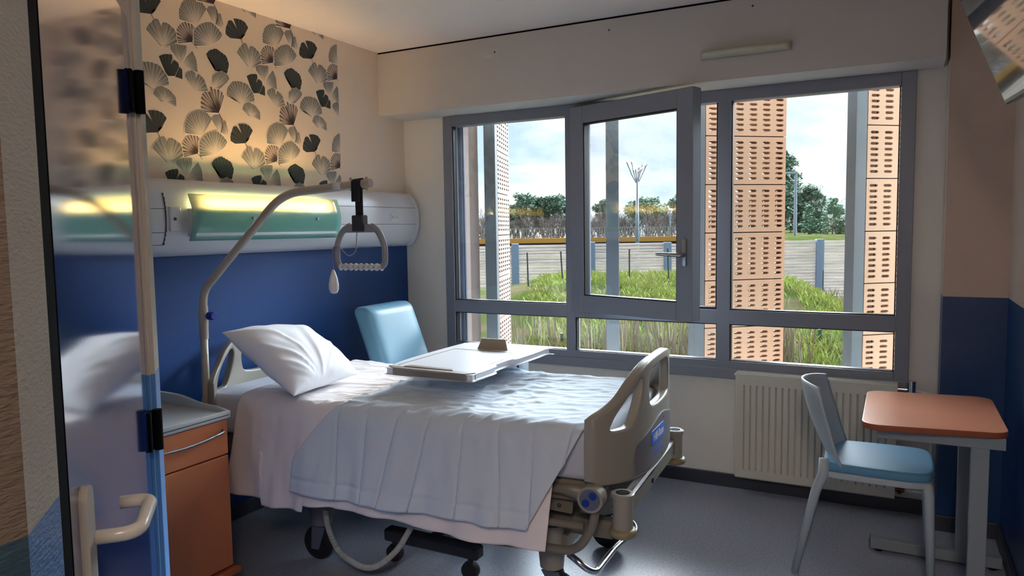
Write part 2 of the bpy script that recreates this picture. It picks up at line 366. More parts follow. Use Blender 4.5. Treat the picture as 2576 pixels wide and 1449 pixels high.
# ================================================================ ROOM SHELL
H = 2.6; XR = 3.43
struct('floor', box(B(), -.15, 3.7, -6.2, .0, -.12, 0), M_floor, 'blue-grey speckled vinyl floor of the hospital room', 'floor')
struct('ceiling', box(B(), -.15, 3.7, -6.2, .25, H, H+.1), M_ceiling, 'smooth off-white ceiling', 'ceiling')
struct('wall_head', box(B(), -.2, 0, -6.2, .0, 0, H), M_headwall, 'wall behind the bed head, pale above and deep blue below', 'wall')
b = B()
WX0, WX1, WZ0, WZ1 = .325, 3.047, .665, 2.20
box(b, -.2, WX0, 0, .2, -.12, H); box(b, WX1, 3.7, 0, .2, -.12, H); box(b, WX0, WX1, 0, .2, -.12, WZ0); box(b, WX0, WX1, 0, .2, WZ1, H)
struct('wall_window', b, M_wall, 'off-white wall around the wide window', 'wall')
struct('wall_right', box(B(), XR, 3.7, -6.2, 0, 0, H), M_right, 'right wall, beige above and blue below, beside the desk', 'wall')
struct('wall_pillar', box(B(), 3.175, XR, -.18, 0, 0, H), M_right, 'shallow pillar in the right corner, beige above and blue dado', 'wall')
struct('wall_back', box(B(), -.2, 3.7, -6.3, -6.2, 0, H), M_wall, 'wall at the end of the entrance passage', 'wall')
b = B(); box(b, .0, 3.155, -.27, 0, 2.2, H-.012)
struct('trim_1', b, M_soffit, 'boxed-in roller shutter housing above the window', 'soffit')
struct('trim_2', box(B(), .0, 3.155, -.262, 0, H-.012, H), M_black, 'dark gap between shutter housing and ceiling', 'trim')
# screws on the housing face
for k, (x, z) in enumerate(((.78, 2.49), (1.47, 2.475), (2.0, 2.5))):
    pass
struct('baseboard_window', box(B(), .0, 3.175, -.016, 0, 0, .075, .004), M_skirt, 'dark vinyl skirting under the window', 'baseboard')
struct('baseboard_head', box(B(), 0, .016, -2.87, -.016, 0, .075, .004), M_skirt, 'dark vinyl skirting at the bed head wall', 'baseboard')
struct('baseboard_pillar', box(B(), 3.16, XR, -.196, -.18, 0, .075, .003), M_skirt, 'dark skirting round the pillar foot', 'baseboard')
struct('baseboard_right', box(B(), XR-.016, XR, -6.2, -.196, 0, .075, .003), M_skirt, 'dark skirting along the right wall', 'baseboard')
# bathroom block with its diagonal door wall
DA = Vector((1.381, -2.978, 0)); DT = Vector((.7236, -.690, 0)).normalized(); DN = Vector((.690, .7236, 0)).normalized()
def dpt(s, n, z): p = DA+DT*s+DN*n; return Vector((p.x, p.y, z))
DM = Matrix(((DT.x, DN.x, 0, DA.x), (DT.y, DN.y, 0, DA.y), (0, 0, 1, 0), (0, 0, 0, 1)))
LT = 1.973
b = B()
c0 = dpt(-.125, 0, 0)
box(b, -.125, -.035, -.10, 0, 0, H, 0, DM)       # strip right of the door
box(b, .862, 1.00, -.10, 0, 0, H, 0, DM)         # strip left of the door
struct('wall_door', b, M_entry, 'textured wallpaper strips either side of the blue door', 'wall')
struct('wall_bathroom', box(B(), 0, c0.x-.01, c0.y-.16, c0.y-.06, 0, H), M_entry, 'bathroom wall behind the blue door', 'wall')
cc = dpt(1.0, 0, 0)
M_entry_shade = two_tone('passage_wallpaper_shade', (92, 80, 68), (40, 62, 74), 1.12, .4, 1.0)  # entry wallpaper copy with the passage shade put into both colours
struct('wall_passage', box(B(), cc.x-.1, cc.x+.0006, -6.2, cc.y-.0004, 0, H), M_entry_shade, 'corner of the passage wallpaper at the left edge, shade put into its colour', 'wall')
b = B(); box(b, -.035, .862, -.10, -.06, LT+.004, H, 0, DM)
struct('trim_3', b, M_door, 'glossy panel over the blue door', 'trim')
# door
dr = thing('door_1', 'glossy midnight blue door at the left, in a diagonal wall', 'door', kind='structure')
b = B(); box(b, .0, .806, -.05, -.012, .01, LT, .003, DM); obj('door_leaf', b, M_door, dr)
b = B(); box(b, .765, .768, -.0125, -.0112, .2, 1.80, 0, DM); box(b, .742, .7425, -.0122, -.0112, 0, .0, 0, DM); obj('edge_line', b, M_black, dr)
b = B(); box(b, -.036, -.022, -.10, .004, 0, H, .002, DM); box(b, -.022, -.010, -.10, -.006, 0, H, .002, DM); obj('door_frame', b, M_doorfr, dr)
b = B(); box(b, .808, .862, -.10, -.003, 0, H, .0, DM); box(b, -.010, .0, -.09, -.02, 0, LT, 0, DM); obj('rebate', b, M_black, dr)
for z in (1.80, .985):
    b = B(); tube(b, [dpt(-.006, .006, z-.05), dpt(-.006, .006, z+.05)], .011, 14); box(b, -.03, .03, -.012, -.004, z-.048, z+.048, .002, DM); obj('hinge', b, M_black, dr, auto=40)
b = B()
outl = [(.0225*math.cos(a), .0225*math.sin(a)) for a in [PI*k/10 for k in range(11)]]+[(-.0225, -.26), (.0225, -.26)]
for v in prism(b, [(.695+x, -.012, 1.055+z) for x, z in outl], (0, .012, 0)).verts: v.co = DM @ v.co
obj('handle_plate', b, M_handle, dr, auto=40)
b = B(); hp = fillet([(.672, -.005, .985), (.672, .062, .985), (.535, .062, .992), (.535, .012, .992)], .035, 7)
tube(b, [DM @ Vector(p) for p in hp], .0115, 16); obj('lever_handle', b, M_handle, dr, smooth=True)
b = B(); tube(b, [dpt(.695, .0, .84), dpt(.695, .004, .84)], .008, 12); obj('keyhole', b, M_black, dr)
# ================================================================ WALLPAPER PANEL
LEAVES = [('d',(-1.384,2.445),[(-1.450,2.436),(-1.477,2.448),(-1.477,2.474),(-1.456,2.521),(-1.434,2.524),(-1.405,2.492),(-1.426,2.537),(-1.383,2.543),(-1.352,2.536),(-1.331,2.513),(-1.352,2.483),(-1.376,2.464)]),('l',(-1.838,2.313),[(-1.853,2.316),(-1.920,2.371),(-1.910,2.390),(-1.872,2.430),(-1.855,2.429),(-1.841,2.400),(-1.835,2.421),(-1.811,2.425),(-1.771,2.402),(-1.757,2.351),(-1.802,2.333)]),('p',(-1.679,2.368),[(-1.755,2.346),(-1.761,2.368),(-1.762,2.407),(-1.745,2.432),(-1.715,2.454),(-1.675,2.451),(-1.660,2.436),(-1.663,2.414),(-1.672,2.388)]),('l',(-1.570,2.375),[(-1.666,2.354),(-1.669,2.388),(-1.666,2.426),(-1.630,2.461),(-1.591,2.480),(-1.560,2.486),(-1.526,2.467),(-1.499,2.441),(-1.517,2.415),(-1.550,2.390)]),('l',(-1.653,2.456),[(-1.743,2.459),(-1.744,2.497),(-1.724,2.541),(-1.690,2.565),(-1.653,2.575),(-1.616,2.569),(-1.588,2.543),(-1.620,2.504)]),('l',(-1.545,2.481),[(-1.563,2.505),(-1.588,2.539),(-1.575,2.559),(-1.540,2.567),(-1.524,2.546),(-1.523,2.521)]),('l',(-1.495,2.469),[(-1.537,2.486),(-1.527,2.514),(-1.519,2.542),(-1.502,2.539),(-1.492,2.497)]),('p',(-1.544,2.055),[(-1.643,2.047),(-1.647,2.078),(-1.642,2.119),(-1.626,2.146),(-1.600,2.160),(-1.587,2.124),(-1.590,2.173),(-1.554,2.175),(-1.516,2.160),(-1.505,2.136),(-1.523,2.095)]),('l',(-1.745,2.252),[(-1.799,2.307),(-1.800,2.327),(-1.775,2.338),(-1.711,2.343),(-1.716,2.312)]),('l',(-1.745,2.249),[(-1.714,2.294),(-1.682,2.327),(-1.662,2.292),(-1.659,2.256),(-1.658,2.231),(-1.688,2.238)]),('d',(-1.826,2.185),[(-1.847,2.227),(-1.864,2.265),(-1.837,2.280),(-1.795,2.287),(-1.792,2.270),(-1.808,2.234),(-1.786,2.265),(-1.762,2.254),(-1.760,2.231),(-1.785,2.192)]),('d',(-1.784,2.189),[(-1.756,2.238),(-1.743,2.228),(-1.744,2.184)]),('l',(-1.677,2.140),[(-1.692,2.158),(-1.730,2.200),(-1.722,2.217),(-1.688,2.235),(-1.670,2.226),(-1.668,2.198),(-1.655,2.224),(-1.622,2.206),(-1.602,2.153),(-1.641,2.148)]),('d',(-1.550,2.258),[(-1.556,2.281),(-1.602,2.327),(-1.583,2.348),(-1.543,2.365),(-1.516,2.355),(-1.481,2.340),(-1.467,2.304),(-1.482,2.257),(-1.517,2.269)]),('l',(-1.569,2.172),[(-1.574,2.202),(-1.571,2.228),(-1.542,2.252),(-1.514,2.263),(-1.478,2.250),(-1.469,2.232),(-1.488,2.210),(-1.531,2.174)]),('l',(-1.398,2.121),[(-1.447,2.142),(-1.489,2.152),(-1.483,2.185),(-1.451,2.222),(-1.404,2.231),(-1.354,2.225),(-1.317,2.184),(-1.310,2.145),(-1.376,2.129)]),('l',(-1.335,2.064),[(-1.354,2.065),(-1.394,2.093),(-1.381,2.122),(-1.350,2.136),(-1.307,2.122),(-1.277,2.095),(-1.277,2.053)])]
PY, PZ = .5078, .5222
Y0, Y1, Z0, Z1 = -2.87, -.655, 1.714, 2.6
b = B(); box(b, 0, .0012, Y0, Y1, Z0, Z1)
uvl = b.loops.layers.uv.new('UVMap')
idx = 0
def fan(base, tips, dx, scale, mi, sub):
    by, bz = base; T = []
    for i, (y, z) in enumerate(tips):
        T.append((y, z))
        if i < len(tips)-1:
            y2, z2 = tips[i+1]
            for k in range(1, sub):
                t = k/sub; yy, zz = y+(y2-y)*t, z+(z2-z)*t; q = 1+.02*math.sin(PI*t)+.010*(1 if k % 2 else -1)
                T.append((by+(yy-by)*q, bz+(zz-bz)*q))
    n = len(T); cy, cz = sum(p[0] for p in T)/n, sum(p[1] for p in T)/n
    if scale: T = [(y+(y-cy)*scale, z+(z-cz)*scale) for y, z in T]; by, bz = by+(by-cy)*scale, bz+(bz-cz)*scale
    vb = b.verts.new((dx, by, bz)); V = [b.verts.new((dx, y, z)) for y, z in T]
    for i in range(n-1):
        try: f = b.faces.new((vb, V[i], V[i+1]))
        except ValueError: continue
        f.material_index = mi
        for l in f.loops:
            if l.vert is vb: l[uvl].uv = ((i+.5)/n, 0)
            else: l[uvl].uv = ((i if l.vert is V[i] else i+1)/n, 1)
for ty in range(-3, 3):
    for tz in range(-2, 2):
        for st, base, tips in LEAVES:
            oy, oz = ty*PY, tz*PZ
            if base[0]+oy < Y0-.2 or base[0]+oy > Y1+.2 or base[1]+oz < Z0-.25 or base[1]+oz > Z1+.2: continue
            idx += 1; dx = .0015+(idx % 40)*.00004; B2 = (base[0]+oy, base[1]+oz); T2 = [(y+oy, z+oz) for y, z in tips]
            fan(B2, T2, dx, .07, 1, 1); fan(B2, T2, dx+.00002, 0, {'d': 2, 'l': 3, 'p': 4}[st], 4)
        for st in ([(-1.544, 2.055), (-1.527, 2.03), (-1.524, 1.992), (-1.539, 1.958)], [(-1.384, 2.445), (-1.378, 2.433), (-1.368, 2.420)], [(-1.679, 2.368), (-1.666, 2.355), (-1.654, 2.342)]):
            P = [(y+ty*PY, z+tz*PZ) for y, z in st]
            for (a, c), (d, f_) in zip(P, P[1:]):
                fc = b.faces.new([b.verts.new((.0034, a-.002, c)), b.verts.new((.0034, a+.002, c)), b.verts.new((.0034, d+.0015, f_)), b.verts.new((.0034, d-.0015, f_))]); fc.material_index = 2
for co, no in (((0, Y0, 0), (0, -1, 0)), ((0, Y1, 0), (0, 1, 0)), ((0, 0, Z0), (0, 0, -1)), ((0, 0, Z1), (0, 0, 1))):
    bmesh.ops.bisect_plane(b, geom=b.verts[:]+b.edges[:]+b.faces[:], dist=1e-6, plane_co=co, plane_no=no, clear_outer=True)
me = bpy.data.meshes.new('wallpaper'); b.to_mesh(me); b.free()
for m in (M_paper, M_halo, M_ld, M_ll, M_lp): me.materials.append(m)
o = bpy.data.objects.new('trim_4', me); COL.objects.link(o); tag(o, 'wallpaper with grey and plum ginkgo leaves above the bed head unit', 'wallpaper', kind='structure')
# ================================================================ WINDOW
win = thing('window_1', 'wide grey aluminium window with three bays and a low transom', 'window', kind='structure')
def rect_frame(bm, x0, x1, z0, z1, w, y0, y1, bev=.002, wb=None):
    wb = wb or w
    box(bm, x0, x0+w, y0, y1, z0, z1, bev); box(bm, x1-w, x1, y0, y1, z0, z1, bev); box(bm, x0+w, x1-w, y0, y1, z1-w, z1, bev); box(bm, x0+w, x1-w, y0, y1, z0, z0+wb, bev)
FY0, FY1 = -.022, .06
b = B()
rect_frame(b, WX0, WX1, WZ0-.0, WZ1, .066, FY0, FY1, .003, .052)
for x0, x1 in ((1.196, 1.252), (2.102, 2.172)): box(b, x0, x1, FY0, FY1, WZ0+.05, WZ1-.06, .002)
for x0, x1 in ((.39, 1.197), (1.251, 2.103), (2.171, 2.983)): box(b, x0, x1, FY0, FY1, .922, 1.0, .002)
box(b, WX0-.0, WX1, -.03, FY1, WZ0-.045, WZ0+.012, .003)
obj('window_frame', b, M_alu, win)
b = B()
BAYS = [(.391, 1.196, 1.0, 2.146), (2.172, 2.98, 1.0, 2.146), (.391, 1.196, .715, .922), (1.252, 2.102, .715, .922), (2.172, 2.98, .715, .922)]
for x0, x1, z0, z1 in BAYS: rect_frame(b, x0, x1, z0, z1, .006, -.008, .03, 0)
rect_frame(b, 1.252, 2.102, 1.0, 2.15, .012, .0, .06, 0)
obj('gasket', b, M_gasket, win)
for x0, x1, z0, z1 in BAYS:
    obj('pane', box(B(), x0, x1, .018, .021, z0, z1), M_glass, win)
# open casement
ca = bpy.data.objects.new('casement', None); COL.objects.link(ca); ca.parent = win; ca.location = (1.255, -.03, 0); ca.rotation_euler = (0, 0, math.radians(-20))
b = B(); rect_frame(b, 0, .853, .965, 2.172, .098, -.03, .04, .003); obj('sash_frame', b, M_alu, ca)
b = B(); rect_frame(b, .098, .755, 1.063, 2.074, .007, -.022, .02, 0); rect_frame(b, .004, .849, .969, 2.168, .01, .04, .047, 0); obj('sash_gasket', b, M_gasket, ca)
obj('sash_pane', box(B(), .1, .753, .0, .003, 1.065, 2.072), M_glass, ca)
b = B(); box(b, .795, .822, -.043, -.03, 1.255, 1.40, .006); p = fillet([(.81, -.04, 1.315), (.81, -.072, 1.315), (.66, -.078, 1.320)], .015)
tube(b, p, [.011]*(len(p)-1)+[.005], 12, ry=[.012]*(len(p)-1)+[.008]); tube(b, [(.745, -.079, 1.318), (.745, -.086, 1.318)], .006, 10); obj('window_handle', b, M_steel, ca, auto=40)
for z in (1.16, 2.0):
    b = B(); tube(b, [(1.247, -.04, z-.045), (1.247, -.04, z+.045)], .008, 10); box(b, 1.238, 1.256, -.04, -.02, z-.04, z+.04, .001); obj('window_hinge', b, M_alu, win)
# outside jamb with blind guide
b = B(); box(b, .33, .405, .10, .17, .6, 2.25); box(b, .0, .33, .2, .42, .3, 3.0); struct('trim_5', b, M_plaster, 'pinkish outside reveal at the left of the window', 'reveal')
b = B(); box(b, .392, .412, .06, .09, .665, 2.2); box(b, .405, .425, .072, .085, .665, 2.2); struct('trim_6', b, M_caster, 'dark blind guide outside the left window bay', 'guide')
# ================================================================ BED HEAD SERVICE UNIT
hr = thing('bedhead_service_rail', 'long white medical head unit above the blue wall, with sockets at its right end', 'head unit', (0, 0, 0))
prof = [(0, 1.714), (.045, 1.710), (.085, 1.675), (.108, 1.62), (.116, 1.55), (.112, 1.48), (.09, 1.42), (.05, 1.375), (0, 1.36)]
def railbody(y0, y1, pf):
    b = B(); prism(b, [(x+.004, y0, z) for x, z in pf], (0, y1-y0, 0)); return b
obj('rail_body', railbody(-2.86, -.055, smooth_poly(prof, 3, False)+[(0, 1.36)]), M_rail, hr, auto=25)
lip = [(0, 1.712), (.05, 1.708), (.092, 1.673), (.116, 1.62), (.124, 1.55), (.120, 1.475), (.096, 1.41), (.054, 1.368), (0, 1.362)]
obj('end_cap', railbody(-.056, -.03, smooth_poly(lip, 3, False)+[(0, 1.362)]), M_rail, hr, auto=25)
b = B()
def rx(z):
    for (x0, z0), (x1, z1) in zip(prof, prof[1:]):
        if z1 <= z <= z0: return x0+(x1-x0)*(z0-z)/(z0-z1)
    return 0
for z in (1.655, 1.612): box(b, rx(z)-.004, rx(z)+.006, -.86, -.055, z-.0012, z+.0012)
for z in (1.505, 1.44): box(b, rx(z)-.004, rx(z)+.006, -.86, -.055, z-.0012, z+.0012)
for z in (1.645, 1.575, 1.47, 1.415): box(b, rx(z)-.004, rx(z)+.006, -2.86, -1.96, z-.0012, z+.0012)
for z0, z1 in ((1.415, 1.645),):
    for k in range(12):
        a, c = z0+(z1-z0)*k/12, z0+(z1-z0)*(k+1)/12; box(b, rx((a+c)/2)-.006, rx((a+c)/2)+.0105, -1.963, -1.96, a, c)
obj('panel_joint', b, M_line, hr)
b = B(); box(b, .105, .125, -.335, -.262, 1.525, 1.575, .002); so = obj('socket_plate', b, M_white, hr)
for y in (-.318, -.28):
    b = B(); lathe(b, [(.0145, 0), (.0145, .004), (.011, .004), (.011, .0005)], (.1248, y, 1.55), 'X', 18); obj('socket', b, M_white, so, auto=40)
    for dz in (-.005, .005):
        b = B(); tube(b, [(.126, y+.0, 1.55+dz), (.1276, y+.0, 1.55+dz)], .0022, 8); obj('socket_hole', b, M_black, so)
b = B(); box(b, .1, .124, -.885, -.855, 1.53, 1.565, .002); tube(b, [(.123, -.868, 1.548), (.13, -.868, 1.548)], .004, 10); obj('switch', b, M_dark, hr)
# lamp
lp = thing('bedhead_lamp', 'lit wall lamp with curved green frosted glass on the white head unit', 'lamp', (0, 0, 0))
b = B(); box(b, .07, .128, -1.945, -1.885, 1.475, 1.585, .006); obj('lamp_bracket', b, M_rail, lp)
b = B(); tube(b, [(.128, -1.92, 1.53), (.131, -1.92, 1.53)], .007, 14); obj('bracket_screw', b, M_dark, lp)
b = B(); box(b, .105, .166, -1.845, -.895, 1.45, 1.579, .006); obj('lamp_housing', b, mat('lamp_housing_grey_green', (196, 208, 206), .5), lp)
b = B()
def gl(s, t):
    y = -1.865+s*(.99); z = 1.430+t*.214; x = .150+.030*math.sin(PI*min(1, t*1.02))+.004*t; return Vector((x, y, z))
grid(b, 24, 14, gl); g = obj('glass_shade', b, M_frost, lp, smooth=True); solid(g, .005)
b = B(); box(b, .100, .112, -1.80, -.95, 1.579, 1.60, .003); obj('lamp_reflector', b, M_white, lp)
b = B(); tube(b, [(.136, -1.79, 1.592), (.136, -.96, 1.592)], .009, 12); obj('lamp_tube', b, mat('warm_tube', (255, 206, 140), .5, emit=34), lp, smooth=True)
for y in (-1.52, -1.07):
    b = B(); tube(b, [(.176, y, 1.535), (.190, y, 1.535)], .007, 14); obj('shade_screw', b, M_steel, lp, auto=40)
# soffit lamp
b = B()
def sl(s, t):
    a = t*PI; x = 2.07+s*.435; w = min(1, 12*min(s, 1-s)+.35); return Vector((x, -.272-.055*math.sin(a)*w, 2.33+.020*math.cos(a)*1.0))
grid(b, 30, 12, sl); sf = thing('ceiling_strip_light', 'unlit oblong diffuser lamp on the shutter housing above the window', 'lamp', (0, 0, 0))
o = obj('diffuser', b, mat('frosted_diffuser', (196, 192, 170), .35), sf, smooth=True); solid(o, .003)
obj('lamp_base', box(B(), 2.085, 2.49, -.285, -.270, 2.313, 2.347, .002), M_white, sf)
for x, z in ((.86, 2.50), (1.57, 2.53), (2.32, 2.545)):
    b = B(); tube(b, [(x, -.2695, z), (x, -.2725, z)], .005, 10); tag(obj('screw', b, M_dark, None), {.86: 'small dark screw at the left end of the shutter housing', 1.57: 'small dark screw near the middle of the shutter housing', 2.32: 'small dark screw above the strip lamp on the housing'}[x], 'screw')
# ================================================================ TV
ps, tt = math.radians(6), math.radians(22)
tn = Vector((-math.cos(ps)*math.cos(tt), -math.sin(ps)*math.cos(tt), -math.sin(tt))); th_ = Vector((math.sin(ps), -math.cos(ps), 0)); tu = tn.cross(th_)
if tu.z < 0: tu = -tu
TB = Vector((3.285, -1.22, 1.842))
TM = Matrix(((th_.x, tu.x, tn.x, TB.x), (th_.y, tu.y, tn.y, TB.y), (th_.z, tu.z, tn.z, TB.z), (0, 0, 0, 1)))
tv = thing('television', 'black flat television tilted down on the right wall', 'television', (0, 0, 0))
b = B(); box(b, 0, .62, 0, .38, -.04, 0, .006); obj('tv_case', xf(b, TM), M_tvb, tv)
b = B(); box(b, .012, .608, .016, .368, .0, .0012); obj('tv_screen', xf(b, TM), M_tv, tv)
b = B(); wp = Vector((XR, -1.50, 2.05)); cpt = TM @ Vector((.31, .2, -.04)); tube(b, [wp, cpt], .02, 12); box(b, XR-.02, XR, -1.58, -1.42, 1.95, 2.15, .004); obj('wall_bracket', b, M_dark, tv, auto=40)
# ================================================================ BED
TH = math.radians(3.4); BO = (.10, -1.455, 0)
BM = Matrix.Translation(BO) @ Matrix.Rotation(TH, 4, 'Z')
bed = thing('hospital_bed', 'adjustable hospital bed with beige moulded end boards on castors', 'bed', BO, TH)
W0 = .03
def bendu(w, sgn): return -sgn*.13*min(1.25, abs(w)/.46)**3
top = [(-.462, .79), (-.44, .806), (-.40, .826), (-.35, .856), (-.29, .905), (-.22, .943), (-.13, .962), (0, .966), (.13, .962), (.22, .943), (.29, .905), (.35, .856), (.40, .826), (.44, .806), (.462, .79)]
outer = smooth_poly(top, 4, False)+[(.462, .79), (.464, .70), (.464, .57), (.44, .548), (.3, .535), (0, .528), (-.3, .535), (-.44, .548), (-.464, .57), (-.464, .70)]
tri = smooth_poly([(-.395, .742), (-.392, .768), (-.37, .800), (-.325, .842), (-.27, .885), (-.236, .906), (-.222, .89), (-.225, .86), (-.245, .815), (-.285, .752), (-.32, .738)], 4)
tri2 = [(-x, z) for x, z in tri][::-1]
ctr = smooth_poly([(-.13, .785), (-.158, .82), (-.155, .89), (-.12, .922), (0, .930), (.12, .922), (.155, .89), (.158, .82), (.13, .785), (0, .775)], 4)
def board(u0, sgn, name, dz=0.):
    bm = curve_shape([outer, tri, tri2, ctr], .040, .0095, 3)
    for k in range(-22, 23):
        bmesh.ops.bisect_plane(bm, geom=bm.verts[:]+bm.edges[:]+bm.faces[:], dist=1e-5, plane_co=(k*.021, 0, 0), plane_no=(1, 0, 0))
    for v in bm.verts:
        w, z, t = v.co; v.co = (u0+bendu(w, sgn)+t*sgn, w+W0, z+dz)
    return obj(name, bm, M_bedpl, bed, auto=35)
fb = board(2.045, 1, 'footboard'); hb = board(-.0, -1, 'headboard')
# inset label panel on the outer face of the foot board
def on_board(bm, off):
    for v in bm.verts:
        w, z, t = v.co; v.co = (2.045+bendu(w, 1)+.020+off+t, w+W0, z)
    return bm
ins = smooth_poly([(-.29, .56), (-.295, .62), (-.27, .665), (-.15, .70), (0, .725), (.15, .70), (.27, .665), (.295, .62), (.29, .56), (.27, .552), (0, .548), (-.27, .552)], 3)
bm = curve_shape([ins], .006, .0015, 1)
for k in range(-14, 15): bmesh.ops.bisect_plane(bm, geom=bm.verts[:]+bm.edges[:]+bm.faces[:], dist=1e-5, plane_co=(k*.021, 0, 0), plane_no=(1, 0, 0))
lab = obj('label_panel', on_board(bm, .001), M_inset, fb, auto=35)
bd = curve_shape([smooth_poly([(-.098, .640), (-.098, .668), (-.085, .683), (.0, .686), (.085, .683), (.098, .668), (.098, .640), (.085, .626), (0, .624), (-.085, .626)], 4)], .003, .001, 1)
for k in range(-5, 6): bmesh.ops.bisect_plane(bd, geom=bd.verts[:]+bd.edges[:]+bd.faces[:], dist=1e-5, plane_co=(k*.021, 0, 0), plane_no=(1, 0, 0))
for v in bd.verts: v.co.x -= .06
obj('blue_badge', on_board(bd, .0045), M_badge, fb)
for body, s, z, m in (('Hill-Rom', .043, .655, M_white), ('', .016, .606, M_badge), ('', .018, .590, M_badge)):
    if not body:
        # fine blue line of small print under the badge, illegible in the photograph
        tb = B()
        for k in range(9): box(tb, -.06+k*.0135, -.06+k*.0135+.010, z-.004, z+.004, -.0003, .0003)
    else:
        tb = text_bm(body, s, .0008)
        for v in tb.verts: v.co.y += z
    for v in tb.verts: v.co.x -= .06
    obj('lettering', on_board(tb, .0068 if m is M_white else .0045), m, fb)
for w, z in ((-.27, .655), (.27, .655), (0, .56), (0.03, .70)):
    b = B(); v = Vector((2.045+bendu(w, 1)+.022, w+W0, z)); tube(b, [v, v+Vector((.003, 0, 0))], .004, 10); obj('screw', b, M_dark, lab)
# under frame
b = B()
for w in (-.36, .42): bar(b, (.08, w, .50), (1.96, w, .50), .04, .06, .004)
for u in (.15, .7, 1.2, 1.7): bar(b, (u, -.36, .5), (u, .42, .5), .03, .045, .003)
box(b, .1, 1.92, -.40, .46, .53, .555, .004); obj('mattress_deck', b, M_bedfr, bed)
b = B(); bar(b, (2.02, -.40, .465), (2.02, .46, .465), .035, .075, .005); o = obj('foot_crossbar', b, M_bedfr, bed)
b = B(); box(b, 2.038, 2.0395, -.36, .43, .485, .4935); obj('steel_strip', b, M_chrome, o)
for w in (.0, .015):
    b = B(); tube(b, [(2.036, w, .45), (2.041, w, .45)], .010, 12); obj('crossbar_hole', b, M_black if w == 0 else M_steel, o)
b = B(); bar(b, (.0, -.40, .47), (.0, .44, .47), .035, .075, .005); obj('head_crossbar', b, M_bedfr, bed)
for w in (-.405, .465):
    b = B(); lathe(b, [(.036, .405), (.036, .52), (.041, .522), (.041, .535), (.036, .538), (.026, .538), (.024, .52)], (2.03, w, 0)); r = obj('accessory_socket', b, M_bedpl, bed, auto=40)
    b = B(); lathe(b, [(.03, .376), (.045, .384), (.050, .395), (.045, .408), (.034, .412)], (2.03, w, 0)); obj('bumper_wheel', b, mat('yellowed_bumper', (140, 128, 96), .45), r, auto=50)
    b = B(); lathe(b, [(.023, .521), (.023, .539)], (2.03, w, 0), seg=6); obj('socket_opening', b, M_black, r)
# lower chassis
b = B()
for w in (-.24, .26): bar(b, (.30, w, .33), (1.95, w, .33), .05, .07, .005)
bar(b, (.55, -.3, .30), (.55, .32, .30), .07, .06, .005); bar(b, (1.75, -.32, .28), (1.75, .32, .28), .08, .06, .005)
obj('chassis', b, M_bedfr, bed)
b = B()
box(b, 1.55, 1.80, -.12, .22, .29, .42, .03, seg=4); obj('drive_cover', b, M_bedpl, bed, auto=40)
for p_, q_, w_, h_ in (((1.0, -.3, .36), (1.72, -.3, .46), .012, .045), ((1.0, -.24, .36), (1.72, -.24, .46), .012, .045), ((1.35, -.34, .455), (1.82, -.34, .43), .012, .05), ((1.2, -.30, .42), (1.66, -.30, .395), .02, .04), ((.35, .26, .36), (1.1, .26, .46), .012, .045)):
    b = B(); bar(b, p_, q_, w_, h_, .002); obj('lift_arm', b, M_bedfr, bed)
for p in ((1.60, .427), (1.68, .435), (1.77, .433)):
    b = B(); tube(b, [(p[0], -.35, p[1]), (p[0], -.344, p[1])], .009, 10); obj('bolt', b, M_steel, bed)
b = B(); tube(b, fillet([(1.1, -.40, .33), (1.46, -.42, .285), (1.87, -.42, .30), (1.93, -.42, .42), (1.93, -.40, .50), (1.95, -.39, .49)], .07, 7), .0165, 12); tube(b, [(1.35, -.42, .385), (1.89, -.42, .40)], .014, 10)
obj('side_tube', b, M_bedfr, bed, smooth=True)
b = B(); tube(b, [(1.45, -.385, .53), (1.80, -.40, .52), (1.93, -.41, .515)], [.022, .020, .034], 14); obj('side_lever', b, M_bedfr, bed, smooth=True)
b = B(); tube(b, [(1.925, -.40, .512), (1.925, -.455, .512)], .047, 24); kn = obj('control_knob', b, M_bedpl, bed, auto=40)
b = B(); tube(b, [(1.925, -.455, .512), (1.925, -.457, .512)], .038, 24); obj('knob_face', b, M_caster, kn, auto=40)
for dx, dz in ((-.014, -.012), (.012, .016)):
    b = B(); tube(b, [(1.925+dx, -.457, .512+dz), (1.925+dx, -.461, .512+dz)], .014, 16); obj('knob_button', b, M_bluepl, kn, auto=40)
b = B(); tube(b, fillet([(1.78, -.28, .22), (1.875, -.26, .145), (1.885, .0, .15), (1.93, .20, .155), (1.80, .26, .22)], .05, 6), .013, 12); obj('brake_bar', b, M_chrome, bed, smooth=True)
def caster(u, w, side):
    b = B(); tube(b, [(u, w, .34), (u, w, .24), (u, w, .17)], [.052, .052, .046], 18); h = obj('leg', b, M_bedpl if u > 1 else M_inset, bed, auto=40)
    b = B(); tube(b, [(u, w, .17), (u, w, .13)], .014, 10)
    for q in (-.024, .024):
        prism(b, [(u-.035, w+q-.003, .16), (u+.035, w+q-.003, .16), (u+.028+side, w+q-.003, .055), (u-.012+side, w+q-.003, .055)], (0, .006, 0))
    obj('caster_fork', b, M_caster, h, auto=40)
    b = B(); c = (u+side*.7, w-.017, .077); lathe(b, [(.02, 0), (.06, .003), (.072, .006), (.077, .014), (.077, .022), (.072, .03), (.06, .033), (.02, .034)], c, 'Y', 32); obj('wheel', b, M_tyre, h, auto=40)
for u, w, sd in ((1.72, -.30, .04), (1.74, .30, .03), (.62, -.30, -.03), (.62, .32, -.03)): caster(u, w, sd)
b = B(); box(b, .60, .74, -.40, -.28, .27, .42, .012); obj('junction_box', b, M_inset, bed, auto=40)
